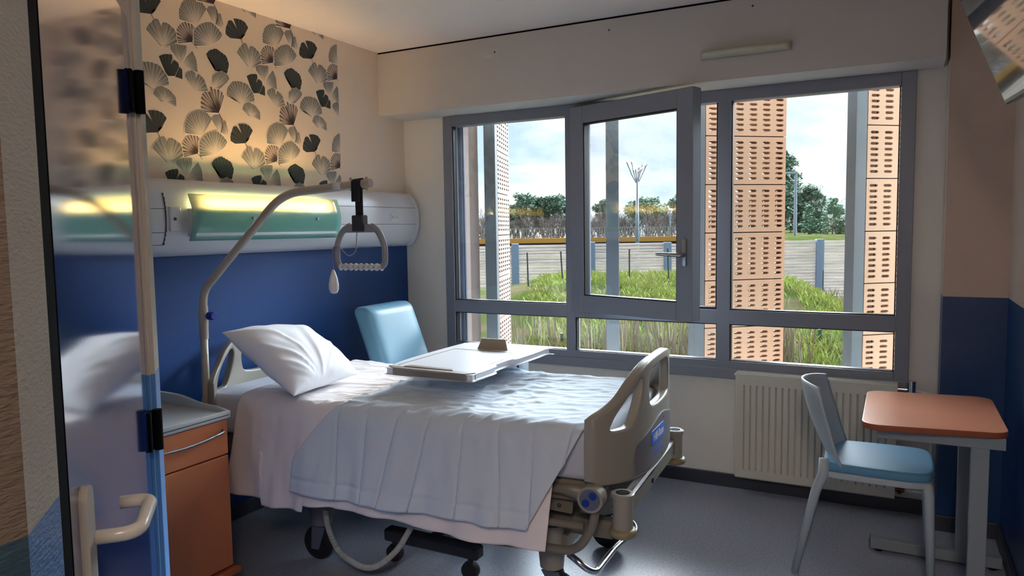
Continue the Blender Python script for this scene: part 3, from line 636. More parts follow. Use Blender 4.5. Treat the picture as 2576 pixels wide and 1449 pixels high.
def coil(pts, r, turns, R, name, m, par):
    P = [Vector(p) for p in fillet(pts, .15, 10)]; L_ = [0]
    for a, c in zip(P, P[1:]): L_.append(L_[-1]+(c-a).length)
    n = turns*10; out = []
    for i in range(n+1):
        s = L_[-1]*i/n; k = max(j for j in range(len(L_)) if L_[j] <= s+1e-9); k = min(k, len(P)-2); t = (s-L_[k])/max(1e-9, L_[k+1]-L_[k])
        p = P[k].lerp(P[k+1], min(1, t)); d = (P[k+1]-P[k]).normalized(); a, c = frame_at(d, Vector((0, 1, 0))); g_ = 2*PI*i/10; out.append(p+a*R*math.cos(g_)+c*R*math.sin(g_))
    b = B(); tube(b, out, r, 6); return obj(name, b, m, par, smooth=True)
coil([(.70, -.37, .34), (.715, -.39, .22), (.78, -.40, .10), (.95, -.42, .055), (1.08, -.41, .15), (1.17, -.40, .30)], .0036, 100, .009, 'coiled_cable', M_tray, bed)
coil([(.36, -.20, .30), (.50, -.26, .23), (.62, -.30, .22)], .003, 17, .011, 'black_coiled_cable', M_black, bed)
# trapeze bar
tz = thing('trapeze_pole', 'cream bent pole rising from the bed head with grab handle arm', 'bed pole', BO, TH)
b = B(); tube(b, [(.085, -.42, .45), (.092, -.42, 1.06)], .0165, 16); obj('lower_post', b, M_pole, tz, smooth=True)
b = B(); tube(b, [(.0925, -.42, 1.045), (.0945, -.42, 1.135)], .0205, 16); tube(b, [(.0917, -.42, .99), (.0925, -.42, 1.045)], .0195, 16); obj('collar', b, M_pole, tz, auto=40)
b = B(); tube(b, fillet([(.0945, -.42, 1.10), (.0985, -.42, 1.205), (.575, -.42, 1.625), (1.02, -.42, 1.652)], .10, 8), .0175, 16); obj('upper_arm', b, M_pole, tz, auto=50)
b = B(); lathe(b, [(.014, 0), (.019, .003), (.019, .03), (.016, .034)], (.125, -.42, 1.095), 'X', 12); tube(b, [(.105, -.42, 1.095), (.128, -.42, 1.095)], .006, 10); obj('locking_knob', b, M_bluepl, tz, auto=40)
for u in (.925, 1.0):
    b = B(); tube(b, [(u, -.42, 1.625), (u, -.42, 1.676)], .0055, 8); obj('stop_pin', b, M_pole, tz)
b = B(); tube(b, [(.845, -.42, 1.6425), (.885, -.42, 1.645)], .0182, 16); obj('arm_label', b, M_white, tz, smooth=True)
gr = thing('grab_handle', 'grey D-shaped grab handle hanging on a dark strap from the pole', 'handle', BO, TH)
GU, GW = .962, -.42
b = B(); tube(b, [(GU-.02, GW, 1.648), (GU+.02, GW, 1.651)], .0225, 16); box(b, GU-.017, GU+.017, GW-.003, GW+.003, 1.50, 1.64, .001); box(b, GU-.018, GU+.018, GW-.026, GW-.019, 1.58, 1.66, .001)
obj('strap', b, M_strap, gr, auto=40)
b = B(); box(b, GU-.026, GU+.026, GW-.02, GW+.02, 1.462, 1.527, .005); obj('strap_buckle', b, M_dark, gr)
b = B(); p = [(-.045, 1.487), (-.085, 1.462), (-.112, 1.41), (-.115, 1.36), (-.112, 1.335), (-.098, 1.322), (.098, 1.322), (.112, 1.335), (.115, 1.36), (.112, 1.41), (.085, 1.462), (.045, 1.487)]
tube(b, [(GU+x, GW, z) for x, z in smooth_poly(p[:6], 4, False)], .0095, 12, ry=.013); tube(b, [(GU+x, GW, z) for x, z in smooth_poly(p[6:], 4, False)], .0095, 12, ry=.013)
prism(b, [(GU-.088, GW-.008, 1.465), (GU-.045, GW-.008, 1.492), (GU+.045, GW-.008, 1.492), (GU+.088, GW-.008, 1.465), (GU+.07, GW-.008, 1.458), (GU-.07, GW-.008, 1.458)], (0, .016, 0)); obj('handle_frame', b, M_grip, gr, auto=50)
b = B(); n = 64; tube(b, [(GU-.1+.2*i/n, GW, 1.321) for i in range(n+1)], [.0125+.003*math.cos(2*PI*i/8) for i in range(n+1)], 14); obj('grip_bar', b, mat('pale_ribbed_grip', (196, 197, 200), .4), gr, smooth=True)
cs = thing('call_switch', 'white egg-shaped call switch hanging beside the grab handle', 'call button', BO, TH)
b = B(); lathe(b, [(.003, 1.31), (.008, 1.30), (.016, 1.275), (.0205, 1.25), (.02, 1.23), (.014, 1.215), (.004, 1.212)], (GU-.13, GW-.01, 0)); obj('switch_body', b, M_white, cs, smooth=True)
b = B(); tube(b, smooth3([(GU-.13, GW-.01, 1.305), (GU-.132, GW-.01, 1.37), (GU-.11, GW, 1.43), (GU-.09, GW, 1.40), (GU-.055, GW, 1.375), (GU-.025, GW, 1.40), (GU-.02, GW, 1.455)]) if False else fillet([(GU-.13, GW-.01, 1.305), (GU-.125, GW-.016, 1.40), (GU-.098, GW-.016, 1.41), (GU-.06, GW, 1.36), (GU-.022, GW, 1.38), (GU-.015, GW, 1.462)], .04, 6), .0022, 8); obj('switch_cord', b, M_grip, cs, smooth=True)
# ---- mattress, sheet, cover, pillow (world pose identical to the bed's)
mt = thing('mattress', 'mattress in a pale fitted sheet on the bed', 'mattress', BO, TH)
MTZ = .735
b = B(); box(b, .03, 1.955, -.415, .455, .556, MTZ, .035, seg=5); obj('fitted_sheet', b, M_matt, mt, smooth=True)
def topz(u, w): return MTZ+.010+.012*nz(u*1.2, w*1.5, 3.1)+.010*math.exp(-((u-.1)/.3)**2)
def wrinkle(u, w, amp=1.):
    r = 1-abs(nz(u*3.2+w*2.5, w*9-u*4, 7.7))*2.4; r2 = 1-abs(nz(u*7+w*3+5, w*15-u*6, 2.2))*2.6
    zone = .45+1.1*math.exp(-((u-1.12)/.36)**2)
    r3 = 1-abs(nz(u*5+w*7+9, w*22-u*13, 5.5))*2.6
    return amp*zone*(.0075*max(0, r)**2+.006*max(0, r2)**2+.004*max(0, r3)**2+.004*nz(u*14, w*14, 1))
NE, FE = -.425, .465
def drape(u, s, off, hem, flare, fold, seed, fardrop=.16):
    """s runs 0..1 from the hem on the window side over the top to the hem on the near side; returns local bed coords"""
    top_w = FE-NE; near = hem; far = fardrop; Lt = far+top_w+near; d = s*Lt; R = .035
    if d < far:
        q = far-d; return Vector((u, FE+off+.02*min(1, q/.1), topz(u, FE)-q-R*.3))
    if d < far+top_w:
        w = FE-(d-far); z = topz(u, w)+off+wrinkle(u, w)
        e_ = min(w-NE, FE-w)
        if e_ < R*1.6: z -= R*.55*(1-e_/(R*1.6))**2
        return Vector((u, w, z))
    q = d-far-top_w; t = q/max(near, 1e-4); k = min(1, q/.06)
    zt = topz(u, NE)+off-R*.55
    f = fold*t*(nz(u*5.5+seed, t*.9, seed)+.6*nz(u*11+seed, t*1.3, seed+3))+.006*k*nz(u*24, t*2.5, seed)
    w = NE-off-R*.55*(1-(1-k)**2)-flare*t**1.15+f
    return Vector((u+.05*t*nz(u*2, 0, seed), w, zt-q*(1-.03*t)))
def cloth(name, u0f, u1f, nu, ns, off, hemf, flare, fold, seed, m, seams=None, fardrop=.16, far_cut=None):
    b = B()
    def f(i, s):
        # first pass length fraction to know how far down the drop we are
        Lt = fardrop+(FE-NE)+.38; q = max(0, s*Lt-fardrop-(FE-NE))/.38
        u = u0f(q)+(u1f(q)-u0f(q))*i
        p = drape(u, s, off, hemf(u), flare, fold, seed, fardrop)
        if seams and q > .0:
            for su in seams:
                dd = abs(p.x-(su+.05*q*math.sin(su*9)));
                if dd < .008: p.y += .013*(1-dd/.008)*min(1, q*6)
        if q > .02:
            for h_ in (.93, .955):
                if abs(q*.38/hemf(u)-h_) < .008 and seams: p.y += .004
        return p
    grid(b, nu, ns, f); o = obj(name, b, m, None, smooth=True); o.location = BO; o.rotation_euler = (0, 0, TH); return o
sh = cloth('bed_sheet', lambda q: .30-.03*q, lambda q: 1.80-.02*q, 230, 170, .004, lambda u: .40+.015*math.sin(u*5)+(.03 if .45 < u < .72 else 0), .085, .032, 1.3, M_sheet)
solid(sh, .002, 1); tag(sh, 'white cotton bed sheet hanging down the near side below the cover', 'sheet')
cv = cloth('quilted_bedcover', lambda q: .86-.19*min(1, q*1.6)**.7 if q > 0 else .86, lambda q: 1.90-.17*q, 240, 190, .011, lambda u: .345, .10, .030, 5.2, M_blanket, [.84+.145*k for k in range(8)])
solid(cv, .005, 1); tag(cv, 'pale blue-grey bedcover with vertical seams over the foot half of the bed', 'blanket')
b = B()
for k in range(2):
    pass
pw = thing('pillow', 'plump white pillow leaning against the headboard', 'pillow', BO, TH)
PC = {(0, 0): Vector((.665, -.50, .785)), (1, 0): Vector((.63, .0, .785)), (0, 1): Vector((.22, -.45, 1.03)), (1, 1): Vector((.24, .06, .975))}
b = B()
def pil(i, j, side):
    s, t = i, j
    p = (PC[0, 0]*(1-s)*(1-t)+PC[1, 0]*s*(1-t)+PC[0, 1]*(1-s)*t+PC[1, 1]*s*t)
    x, y = 2*s-1, 2*t-1
    c = Vector((.44, -.22, .89)); ed = (1-abs(x)**2.6)*(1-abs(y)**2.6); th = .105*max(0, ed)**.55
    nrm = Vector((.52, -.02, .85)); pinch = .055*(1-max(abs(x), abs(y))**2)
    # sides bow inwards a little between the corners
    p = p+(c-p)*(.10*(1-abs(x))*abs(y)**3*0+.07*(1-x*x)*abs(y)**4+.07*(1-y*y)*abs(x)**4)
    rr = math.hypot(x+.2, y+.4); wr_ = .010*max(0, 1-abs(nz(math.atan2(y+1.1, x+.25)*3.2, rr*.8, 4.4))*3)**2*min(1, ed*3)
    sag = Vector((0, 0, -.02))*(1-t)*0
    return p+nrm*(side*(th+wr_ if side > 0 else th*.62)+.006*nz(x*3, y*3, side))+sag
V1 = grid(b, 46, 46, lambda i, j: pil(i, j, 1)); V2 = grid(b, 46, 46, lambda i, j: pil(i, j, -1))
bmesh.ops.remove_doubles(b, verts=b.verts[:], dist=.0065)
po = obj('pillowcase', b, M_pillow, pw, smooth=True); sm = po.modifiers.new('s', 'SUBSURF'); sm.levels = 1; sm.render_levels = 1
# ================================================================ BEDSIDE CABINET
cb = thing('bedside_cabinet', 'orange wood bedside cabinet with grey tray top beside the bed', 'cabinet', (.15, -2.335, 0))
CW = .225; CD = .47; CT = .755
b = B(); box(b, .0, CD-.02, -CW, CW, .10, CT-.03, .004); obj('cabinet_body', b, M_wood, cb)
b = B(); box(b, CD-.019, CD, -CW, CW, .582, CT-.032, .003); df = obj('drawer_front', b, M_wood, cb)
b = B(); box(b, CD-.019, CD, -CW, CW, .12, .576, .003); obj('cabinet_door', b, M_wood, cb)
b = B(); tube(b, smooth_h := [(CD+.002, CW-.025, .682), (CD+.014, CW-.03, .680)]+[(CD+.016+.012*math.sin(PI*k/10), CW-.03-(2*CW-.06)*k/10, .678-.012*math.sin(PI*k/10)) for k in range(11)]+[(CD+.002, -CW+.025, .682)], .0055, 10); obj('drawer_handle', b, M_steel, df, smooth=True)
b = B(); box(b, -.01, CD+.025, -CW-.01, CW+.022, .085, .112, .01); obj('bumper_plinth', b, mat('orange_plinth', (186, 100, 62), .4), cb)
def lipz(t): return CT+.012+.030*(1/(1+math.exp((t-.55)*14)))
b = B(); box(b, -.012, CD+.012, -CW-.012, CW+.012, CT-.03, CT-.005, .008)
for sy in (-1, 1):
    P = [(CD*(k/20)*1.045-.012, lipz(k/20)+(.0 if k < 18 else -.004*(k-17))) for k in range(21)]
    y = sy*(CW+.004); prism(b, [(x, y-.008, CT-.01) for x, z in (P[0],)]+[(x, y-.008, z) for x, z in P]+[(P[-1][0], y-.008, CT-.01)], (0, .016, 0))
prism(b, [(-.012, -CW, CT-.01), (-.012, CW, CT-.01), (-.012, CW, CT+.04), (-.012, -CW, CT+.04)], (.014, 0, 0)); box(b, CD, CD+.012, -CW-.004, CW+.004, CT-.02, CT+.004, .004)
obj('tray_top', b, M_tray, cb, auto=40)
for x in (.04, CD-.04):
    for y in (-CW+.04, CW-.04):
        b = B(); lathe(b, [(.015, -.012), (.036, -.010), (.04, 0), (.036, .010), (.015, .012)], (x, y, .041), 'Y', 20); box(b, x-.012, x+.012, y-.018, y+.018, .06, .088, .002); obj('caster', b, M_tyre, cb, auto=40)
for x0, x1, y1, z0, z1 in ((CD*.55, CD*.62, .02, .55, .60), (CD*.7, CD*.74, .012, .17, .20)): b = B(); box(b, x0, x1, CW+.001, CW+y1, z0, z1, .003); obj('side_fitting', b, M_dark, cb)
# ================================================================ OVERBED TABLE
ot = thing('overbed_table', 'white overbed table reaching across the bed on a single column', 'table', (1.22, -1.22, 0))
TZ = .87
b = B()
def tabout(off=0):
    x0, x1, y0, y1 = -.195, .215, -.36, .37
    return smooth_poly([(x0+.03-off, y0-off), (x1-.03+off, y0-off)], 1, False)
o1 = [(-.165, -.365), (.195, -.365), (.228, -.33), (.228, -.17), (.205, -.13), (.205, .02), (.228, .06), (.228, .34), (.20, .372), (-.20, .372), (-.232, .34), (-.232, -.10), (-.20, -.33)]
bm = curve_shape([smooth_poly(o1, 3)], .03, .009, 2); xf(bm, Matrix.Translation((0, 0, TZ-.015))); tp = obj('table_top', bm, M_table, ot, auto=35)
b = B(); rect_top = [(-.19, -.31), (.19, -.31), (.19, .17), (-.19, .17)]
for (x0, x1, y0, y1) in ((-.19, .19, .172, .18), (-.19, -.184, -.30, .17), (.178, .184, -.12, .02)): box(b, x0, x1, y0, y1, TZ-.002, TZ+.0012, 0)
obj('tray_groove', b, M_tabedge, tp)
b = B(); prism(b, [(-.16, -.372, TZ-.028), (.20, -.372, TZ-.028), (.232, -.335, TZ-.028), (.20, -.33, TZ-.028), (-.19, -.33, TZ-.028), (-.215, -.33, TZ-.028)], (0, 0, .031)); prism(b, [(-.13, -.335, TZ), (.12, -.335, TZ), (.10, -.31, TZ), (-.12, -.30, TZ)], (0, 0, .006)); obj('end_grip', b, M_tabedge, tp, auto=40)
b = B(); prism(b, [(-.085, .22, TZ), (.085, .22, TZ), (.066, .235, TZ+.052), (-.066, .235, TZ+.052)], (0, .006, 0)); obj('book_rest', b, mat('beige_book_rest', (142, 128, 112), .5), tp)
b = B(); box(b, -.07, .075, .40, .48, .10, .78, .012); o = obj('column', b, mat('column_white_enamel', (190, 200, 216), .35), ot, auto=40)
b = B(); box(b, .045, .055, .395, .401, .10, .78); obj('column_groove', b, M_dark, o)
b = B(); box(b, -.05, .05, .15, .46, .78, .84, .006); bar(b, (.03, .30, .70), (.0, .18, .84), .03, .02); bar(b, (-.12, .10, .842), (-.12, .36, .842), .025, .02); obj('tilt_mechanism', b, M_desk, ot)
b = B(); bar(b, (.0, -.36, .115), (.0, .46, .115), .06, .04, .006); bar(b, (-.22, -.37, .125), (.26, -.37, .125), .06, .055, .008); bar(b, (-.22, .45, .12), (.22, .45, .12), .06, .05, .008); obj('table_base', b, M_dark, ot)
for x, y in ((-.18, -.37), (.21, -.37), (-.18, .45), (.18, .45)):
    b = B(); lathe(b, [(.02, -.02), (.036, -.018), (.040, 0), (.036, .018), (.02, .02)], (x, y, .041), 'Y', 20); tube(b, [(x, y, .06), (x, y, .10)], .012, 8); obj('caster', b, M_tyre, ot, auto=40)
# ================================================================ ARMCHAIR
ac = thing('armchair', 'light blue vinyl high-back armchair in the corner by the window', 'armchair', (.46, -.60, 0), math.radians(2))
def cushion(b, x0, x1, y0, y1, z0, z1, bev): box(b, x0, x1, y0, y1, z0, z1, bev, seg=5)
b = B()
def bk(s, t):  # back cushion: s around cross-section, t up
    a = 2*PI*s; cz = .48+.545*t; lean = -.20*t+.02; w = .232-.006*t; th = .07*(1-.0*t)
    n = 7; ca, sa = math.cos(a), math.sin(a); k = (abs(ca)**n+abs(sa)**n)**(-1/n)
    capf = 1-.0*t; ed = (1-((t-.94)/.06)**2*.45) if t > .94 else 1
    return Vector((lean+.0+th*k*ca*ed+.010*math.exp(-((t-.33)/.05)**2)*(-1 if ca > 0 else 0), w*k*sa*(.90+.10*ed), cz))
N_ = 40
V = [[b.verts.new(bk(j/N_, i/30)) for j in range(N_)] for i in range(31)]
for i in range(30):
    for j in range(N_): b.faces.new((V[i][j], V[i][(j+1) % N_], V[i+1][(j+1) % N_], V[i+1][j]))
b.faces.new(V[0][::-1]); b.faces.new(V[30])
xf(b, Matrix.Translation((-.03, 0, 0))); obj('backrest', b, M_lblue, ac, auto=60)
b = B(); cushion(b, .0, .52, -.24, .24, .42, .55, .035); obj('seat', b, M_lblue, ac, smooth=True)
b = B()
for y in (-.27, .27):
    tube(b, fillet([(.42, y, .0), (.45, y, .58), (.30, y, .62), (-.02, y, .60), (-.12, y, .02)], .06, 6), .014, 10)
tube(b, [(.40, -.27, .36), (.40, .27, .36)], .012, 8); tube(b, [(-.05, -.27, .34), (-.05, .27, .34)], .012, 8); obj('chair_frame', b, M_steel, ac, smooth=True)
for y in (-.27, .27):
    b = B(); box(b, .0, .40, y-.028, y+.028, .605, .635, .012, seg=3); obj('armrest', b, M_dark, ac, smooth=True)
# ================================================================ RADIATOR
ra = thing('radiator', 'white ribbed panel radiator under the window', 'radiator', (0, 0, 0))
RX0, RX1, RZ0, RZ1, RY = 2.222, 3.0, .09, .672, -.1
b = B()
ribs = 22; xs = []; 
def ry(x):
    k = (x-RX0-.03)/(RX1-RX0-.06)*ribs; f = k-math.floor(k)
    if k < .3 or k > ribs-.3: return 0
    return 0 if f < .36 or f > .64 else .013*math.sin(PI*(f-.36)/.28)
prs = []; x = RX0
while x <= RX1+1e-6: prs.append(x); x += .0022
zrow = [RZ0, RZ0+.008, RZ0+.05, RZ0+.06, RZ1-.075, RZ1-.065, RZ1-.008, RZ1]
vv = [[b.verts.new((x, RY+(ry(x) if 3 <= i <= 4 else 0)+(.008 if i in (0, 7) else 0), z)) for x in prs] for i, z in enumerate(zrow)]
for i in range(len(zrow)-1):
    for j in range(len(prs)-1): b.faces.new((vv[i][j], vv[i][j+1], vv[i+1][j+1], vv[i+1][j]))
obj('front_panel', b, M_rad, ra, auto=30)
b = B(); box(b, RX0, RX1, RY+.012, RY+.02, RZ0, RZ1, .001); box(b, RX0, RX1, -.035, -.025, RZ0+.01, RZ1, .001); box(b, RX0, RX0+.003, RY+.006, -.025, RZ0+.02, RZ1, 0); box(b, RX1-.003, RX1, RY+.006, -.025, RZ0+.02, RZ1, 0); box(b, RX0+.003, RX1-.003, RY+.004, -.028, RZ1-.004, RZ1, 0); obj('radiator_casing', b, M_rad, ra)
b = B(); tube(b, [(RX0-.012, -.06, RZ1-.02), (RX0, -.06, RZ1-.02)], .008, 10); obj('bleed_valve', b, M_white, ra)
b = B(); tube(b, [(RX1, -.06, RZ1-.03), (RX1+.05, -.06, RZ1-.03)], .009, 12); tube(b, [(RX1+.06, -.06, RZ1-.045), (RX1+.06, -.06, RZ1+.015)], .020, 16); obj('thermostat_valve', b, M_chrome, ra, auto=40)
b = B(); tube(b, [(RX1, -.06, RZ0+.04), (RX1+.045, -.06, RZ0+.04)], .010, 12); tube(b, [(RX1+.012, -.06, RZ0+.04), (RX1+.03, -.06, RZ0+.04)], .015, 8); tube(b, [(RX1+.02, -.075, RZ0+.03), (RX1+.02, -.06, RZ0+.04)], .012, 8); obj('return_valve', b, M_brass, ra, auto=40)
b = B(); tube(b, fillet([(RX1+.04, -.06, RZ0+.04), (RX1+.14, -.06, RZ0+.04), (RX1+.14, -.06, .0)], .02), .010, 12); tube(b, fillet([(RX1+.155, -.04, .0), (RX1+.155, -.04, .62), (RX1+.07, -.05, .64)], .03), .008, 10); obj('heating_pipe', b, M_white, ra, smooth=True)
# ================================================================ DESK
dk = thing('desk', 'small desk with orange laminate top and grey metal frame against the right wall', 'desk', (0, 0, 0))
bm = curve_shape([[(x, y) for x, y in [(2.879+.06-.06*math.cos(a), -.565-.06+.06*math.sin(a)) for a in [PI/2*k/6 for k in range(7)]]]+[(3.345-.06+.06*math.sin(a), -.525-.06+.06*math.cos(a)) for a in [PI/2*k/6 for k in range(7)]]+[(3.345-.06+.06*math.cos(a), -1.135+.06-.06*math.sin(a)) for a in [PI/2*k/6 for k in range(7)]]+[(2.879+.06-.06*math.sin(a), -1.185+.06-.06*math.cos(a)) for a in [PI/2*k/6 for k in range(7)]]], .022, .003, 2)
for v in bm.verts: v.co.z += .73-.011
bm.normal_update()
for f in bm.faces:
    if abs(f.normal.z) < .8: f.material_index = 1
me_ = obj('desk_top', bm, [M_woodtop, M_edge], dk)
b = B()
for y in (-.585, -1.10): box(b, 2.93, 3.335, y-.02, y+.02, .665, .708, .002)
for x in (2.95, 3.30): box(b, x-.02, x+.02, -1.08, -.60, .667, .706, .002)
obj('top_frame', b, M_desk, dk)
for y in (-.545, -1.10):
    b = B(); box(b, 3.232, 3.288, y-.018, y+.018, .05, .668, .002); obj('leg', b, M_desk, dk)
    b = B(); box(b, 2.905, 3.402, y-.022, y+.022, .012, .058, .002); f_ = obj('foot', b, M_desk, dk)
    b = B(); box(b, 2.9035, 2.9055, y-.022, y+.022, .012, .058); obj('end_plug', b, M_black, f_)
    for x in (2.94, 3.37): b = B(); tube(b, [(x, y, 0), (x, y, .014)], .015, 12); obj('foot_glide', b, M_black, f_)
# ================================================================ SIDE CHAIR
ch = thing('side_chair', 'pale grey plastic side chair with blue seat pad at the desk', 'chair', (2.87, -.73, 0), math.radians(0))
# local x forward (towards the desk), y across (half width .2)
b = B()
def back(s, t):
    # s across -1..1, t up 0..1
    x_ = 2*s-1; hw = .195+.012*math.sin(PI*t)-.02*t
    if t > .86: hw *= (1-((t-.86)/.14)**2*.10)
    z = .445+.355*t; x = -.10-.135*t-.02*math.sin(PI*t)+.085*x_*x_*(.62+.38*min(1, t*2))-.010
    return Vector((x, x_*hw, z+(-.012*abs(x_)**3 if t > .9 else 0)))
grid(b, 30, 26, back); o = obj('backrest', b, M_chairpl, ch, smooth=True); solid(o, .007, 0)
b = B()
sp = [(-.135, -.17), (-.10, -.195), (.10, -.205), (.22, -.195), (.262, -.14), (.27, 0), (.262, .14), (.22, .195), (.10, .205), (-.10, .195), (-.135, .17), (-.145, 0)]
bm = curve_shape([smooth_poly(sp, 5)], .04, .016, 4); xf(bm, Matrix.Translation((0, 0, .466))); obj('seat_pad', bm, M_seatblue, ch, auto=50)
bm = curve_shape([smooth_poly([(x*1.0-.004, y*1.03) for x, y in sp], 5)], .026, .006, 2); xf(bm, Matrix.Translation((0, 0, .438))); obj('seat_shell', bm, M_chairpl, ch, auto=40)
for sy in (-1, 1):
    b = B(); P = [(-.135, sy*.185, .50), (-.135, sy*.192, .435), (-.165, sy*.196, .36), (-.24, sy*.205, .0)]; tube(b, P, [.016, .018, .016, .011], 12, ry=[.020, .022, .019, .014]); obj('leg', b, M_chairpl, ch, smooth=True)
    b = B(); P = [(.235, sy*.178, .445), (.245, sy*.184, .40), (.262, sy*.195, .0)]; tube(b, P, [.018, .017, .012], 12, ry=[.022, .020, .014]); obj('leg', b, M_chairpl, ch, smooth=True)
# ================================================================ ADDED FILL LAMP (unseen behind the viewer, brightens the room)
pl = thing('added_fill_lamp', 'unseen fill lamp added at the passage ceiling by the right wall', 'lamp', (3.22, -5.0, H))
obj('lamp_frame', box(B(), -.17, .17, -.62, .62, -.05, 0, .005), M_white, pl)
obj('diffuser', box(B(), -.145, .145, -.59, .59, -.056, -.050), mat('fill_diffuser', (255, 238, 224), .5, emit=20), pl)
# ================================================================ OUTSIDE
SN = Vector((-.46536, .88512, 0)); SE = Vector((.88512, .46536, 0)); SO = Vector((2., 0, 0))
def site(e, n, z=0.): p = SO+SE*e+SN*n; return Vector((p.x, p.y, z))
SA = math.atan2(SE.y, SE.x)
def sstep(a, c, x): t = max(0, min(1, (x-a)/(c-a))); return t*t*(3-2*t)
def gz(e, n):
    mound = 2.0*sstep(4, 15, n)*(1-sstep(17, 24, n))*(1-sstep(5.5, 9.5, e))*(1-.18*sstep(1, -3, e)-.0)
    low = .25*sstep(8, 15, n)*(1-sstep(20, 26, n))*sstep(8, 11, e)
    berm = 2.75*sstep(28, 36, n)*sstep(.27, .35, (e+1.05)/(n+4.11))
    far_ = .5*sstep(75, 110, n)
    return -1.95+mound+low+berm+far_+.10*nz(e*.6, n*.6, 9)+.05*nz(e*2, n*2, 3)
b = B()
ns = [.35+.5*k for k in range(60)]+[31+3*k for k in range(50)]; es = [-40+2*k for k in range(17)]+[-6+.5*k for k in range(50)]+[20+4*k for k in range(25)]
VV = [[b.verts.new(site(e, n, gz(e, n))) for e in es] for n in ns]
for i in range(len(ns)-1):
    for j in range(len(es)-1): b.faces.new((VV[i][j], VV[i][j+1], VV[i+1][j+1], VV[i+1][j]))
# keep the ground outside the building
bmesh.ops.bisect_plane(b, geom=b.verts[:]+b.edges[:]+b.faces[:], dist=1e-6, plane_co=(0, .25, 0), plane_no=(0, -1, 0), clear_outer=True)
g = obj('meadow', b, M_ground, smooth=True); tag(g, 'rough green and straw-coloured meadow ground outside', 'ground', kind='structure')
# grass blades
rnd = random.Random(4); b = B(); b2 = B()
def blade(bm, p, h, w, lean):
    a = rnd.uniform(0, PI); dx, dy = math.cos(a)*w, math.sin(a)*w; l = Vector((rnd.uniform(-1, 1), rnd.uniform(-1, 1), 0))*lean
    q = [bm.verts.new(p+Vector((-dx, -dy, -.02))), bm.verts.new(p+Vector((dx, dy, -.02))), bm.verts.new(p+l*.4+Vector((0, 0, h*.6))+Vector((dx, dy, 0))*.7), bm.verts.new(p+l+Vector((0, 0, h)))]
    bm.faces.new((q[0], q[1], q[2])); bm.faces.new((q[0], q[2], q[3]))
for k in range(5200):
    n = rnd.uniform(6, 25.3) if k % 3 else rnd.uniform(9, 20); a = rnd.uniform(-.12, .56); e = a*(n+4.1)-1.05
    if nz(e*.35, n*.35, 20) < -.22: continue
    t = nz(e*.5, n*.5, 31); 
    for j in range(9):
        ee, nn = e+rnd.gauss(0, .16), n+rnd.gauss(0, .16); blade(b, site(ee, nn, gz(ee, nn)), rnd.uniform(.08, .24)*(1+.8*t), .009, .16)
o = obj('grass', b, M_hair); tag(o, 'long green grass tufts on the bank outside', 'grass', kind='stuff')
for k in range(650):
    n = rnd.uniform(8.4, 9.9); e = rnd.uniform(.6, 4.2) if k % 2 else rnd.choice((rnd.uniform(-1, 1), rnd.uniform(7.5, 9), rnd.uniform(2.4, 4)))
    h = rnd.uniform(.5, 1.1); blade(b2, site(e, n, gz(e, n)-.05), h+.2, .012, .18)
for k in range(500):
    n = rnd.uniform(22, 25.3); e = rnd.uniform(8, 14); blade(b2, site(e, n, gz(e, n)), rnd.uniform(.3, 1.0), .012, .4)
o = obj('dry_reeds', b2, M_reed); tag(o, 'dry straw reeds standing before the green mesh fence', 'reeds', kind='stuff')
# mesh fence
mf = thing('mesh_fence', 'low dark green wire mesh fence across the meadow', 'fence', site(0, 10, 0), SA)
b = B()
for k in range(150): x = -4+k*.1; z0 = -1.95; bar(b, (x, 0, z0), (x, 0, -.62), .005, .005, 0)
for k in range(12): z = -1.75+k*.1; bar(b, (-4, 0, z), (11, 0, z), .005, .005, 0)
obj('wire_mesh', b, mat('green_wire', (74, 112, 92), .6), mf)
for x in (-2.6, -.1, 2.4, 4.9, 7.05, 9.5):
    obj('fence_post', box(B(), x-.03, x+.03, -.03, .03, -2.0, -.56, .004), M_dgreen, mf)
# timber noise barrier
nb = thing('timber_barrier', 'long weathered horizontal plank barrier with blue-grey posts beyond the meadow', 'barrier', site(0, 26, 0), SA)
for k in range(-5, 8):
    x0 = -.9+3.12*k; b = B(); tw = -.18+.02*(k % 3); zt = .80+.03*math.sin(k*2.3)
    nbd = 22
    for j in range(nbd):
        z0 = -1.95+(zt+1.95)*j/nbd; box(b, x0+.15, x0+2.97, .0+.012*(j % 2), .08, z0+.014, z0+(zt+1.95)/nbd-.010)
    obj('plank_panel', b, M_plank, nb)
    obj('barrier_post', box(B(), x0-.15, x0+.15, -.12, .12, -2.0, zt+.06, .01), M_bluegrey, nb)
# stakes
for px_, (e, n, zt, ln) in enumerate(((-.65, 14.7, .86, .02), (.21, 14.7, .88, .05), (2.0, 14.9, .90, 0), (2.95, 14.7, .92, .03), (3.15, 14.6, .80, .35), (3.95, 14.6, .80, -.30), (3.05+.5, 14.6, .84, .0), (10.05, 22, -.15, 0), (11.5, 22, -.4, 0))):
    b = B(); z0 = gz(e, n); tube(b, [site(e+ln, n, z0-.05), site(e if abs(ln) < .1 else 3.55, n, zt)], .022, 8)
    nm = ['thin dark stake at the far left before the plank barrier', 'slightly leaning dark stake seen in the left window bay', 'dark stake behind the galvanised post of the open casement', 'upright dark stake in the middle of the open casement view', 'left sloping brace of the braced fence stake', 'right sloping brace of the braced fence stake', 'upright of the braced fence stake near the window handle', 'dark stake right of the big terracotta fin before the barrier', 'short dark stake close to the right galvanised post'][px_]
    tag(obj('fence_stake', b, M_stake), nm, 'stake', 'dark fence stakes')
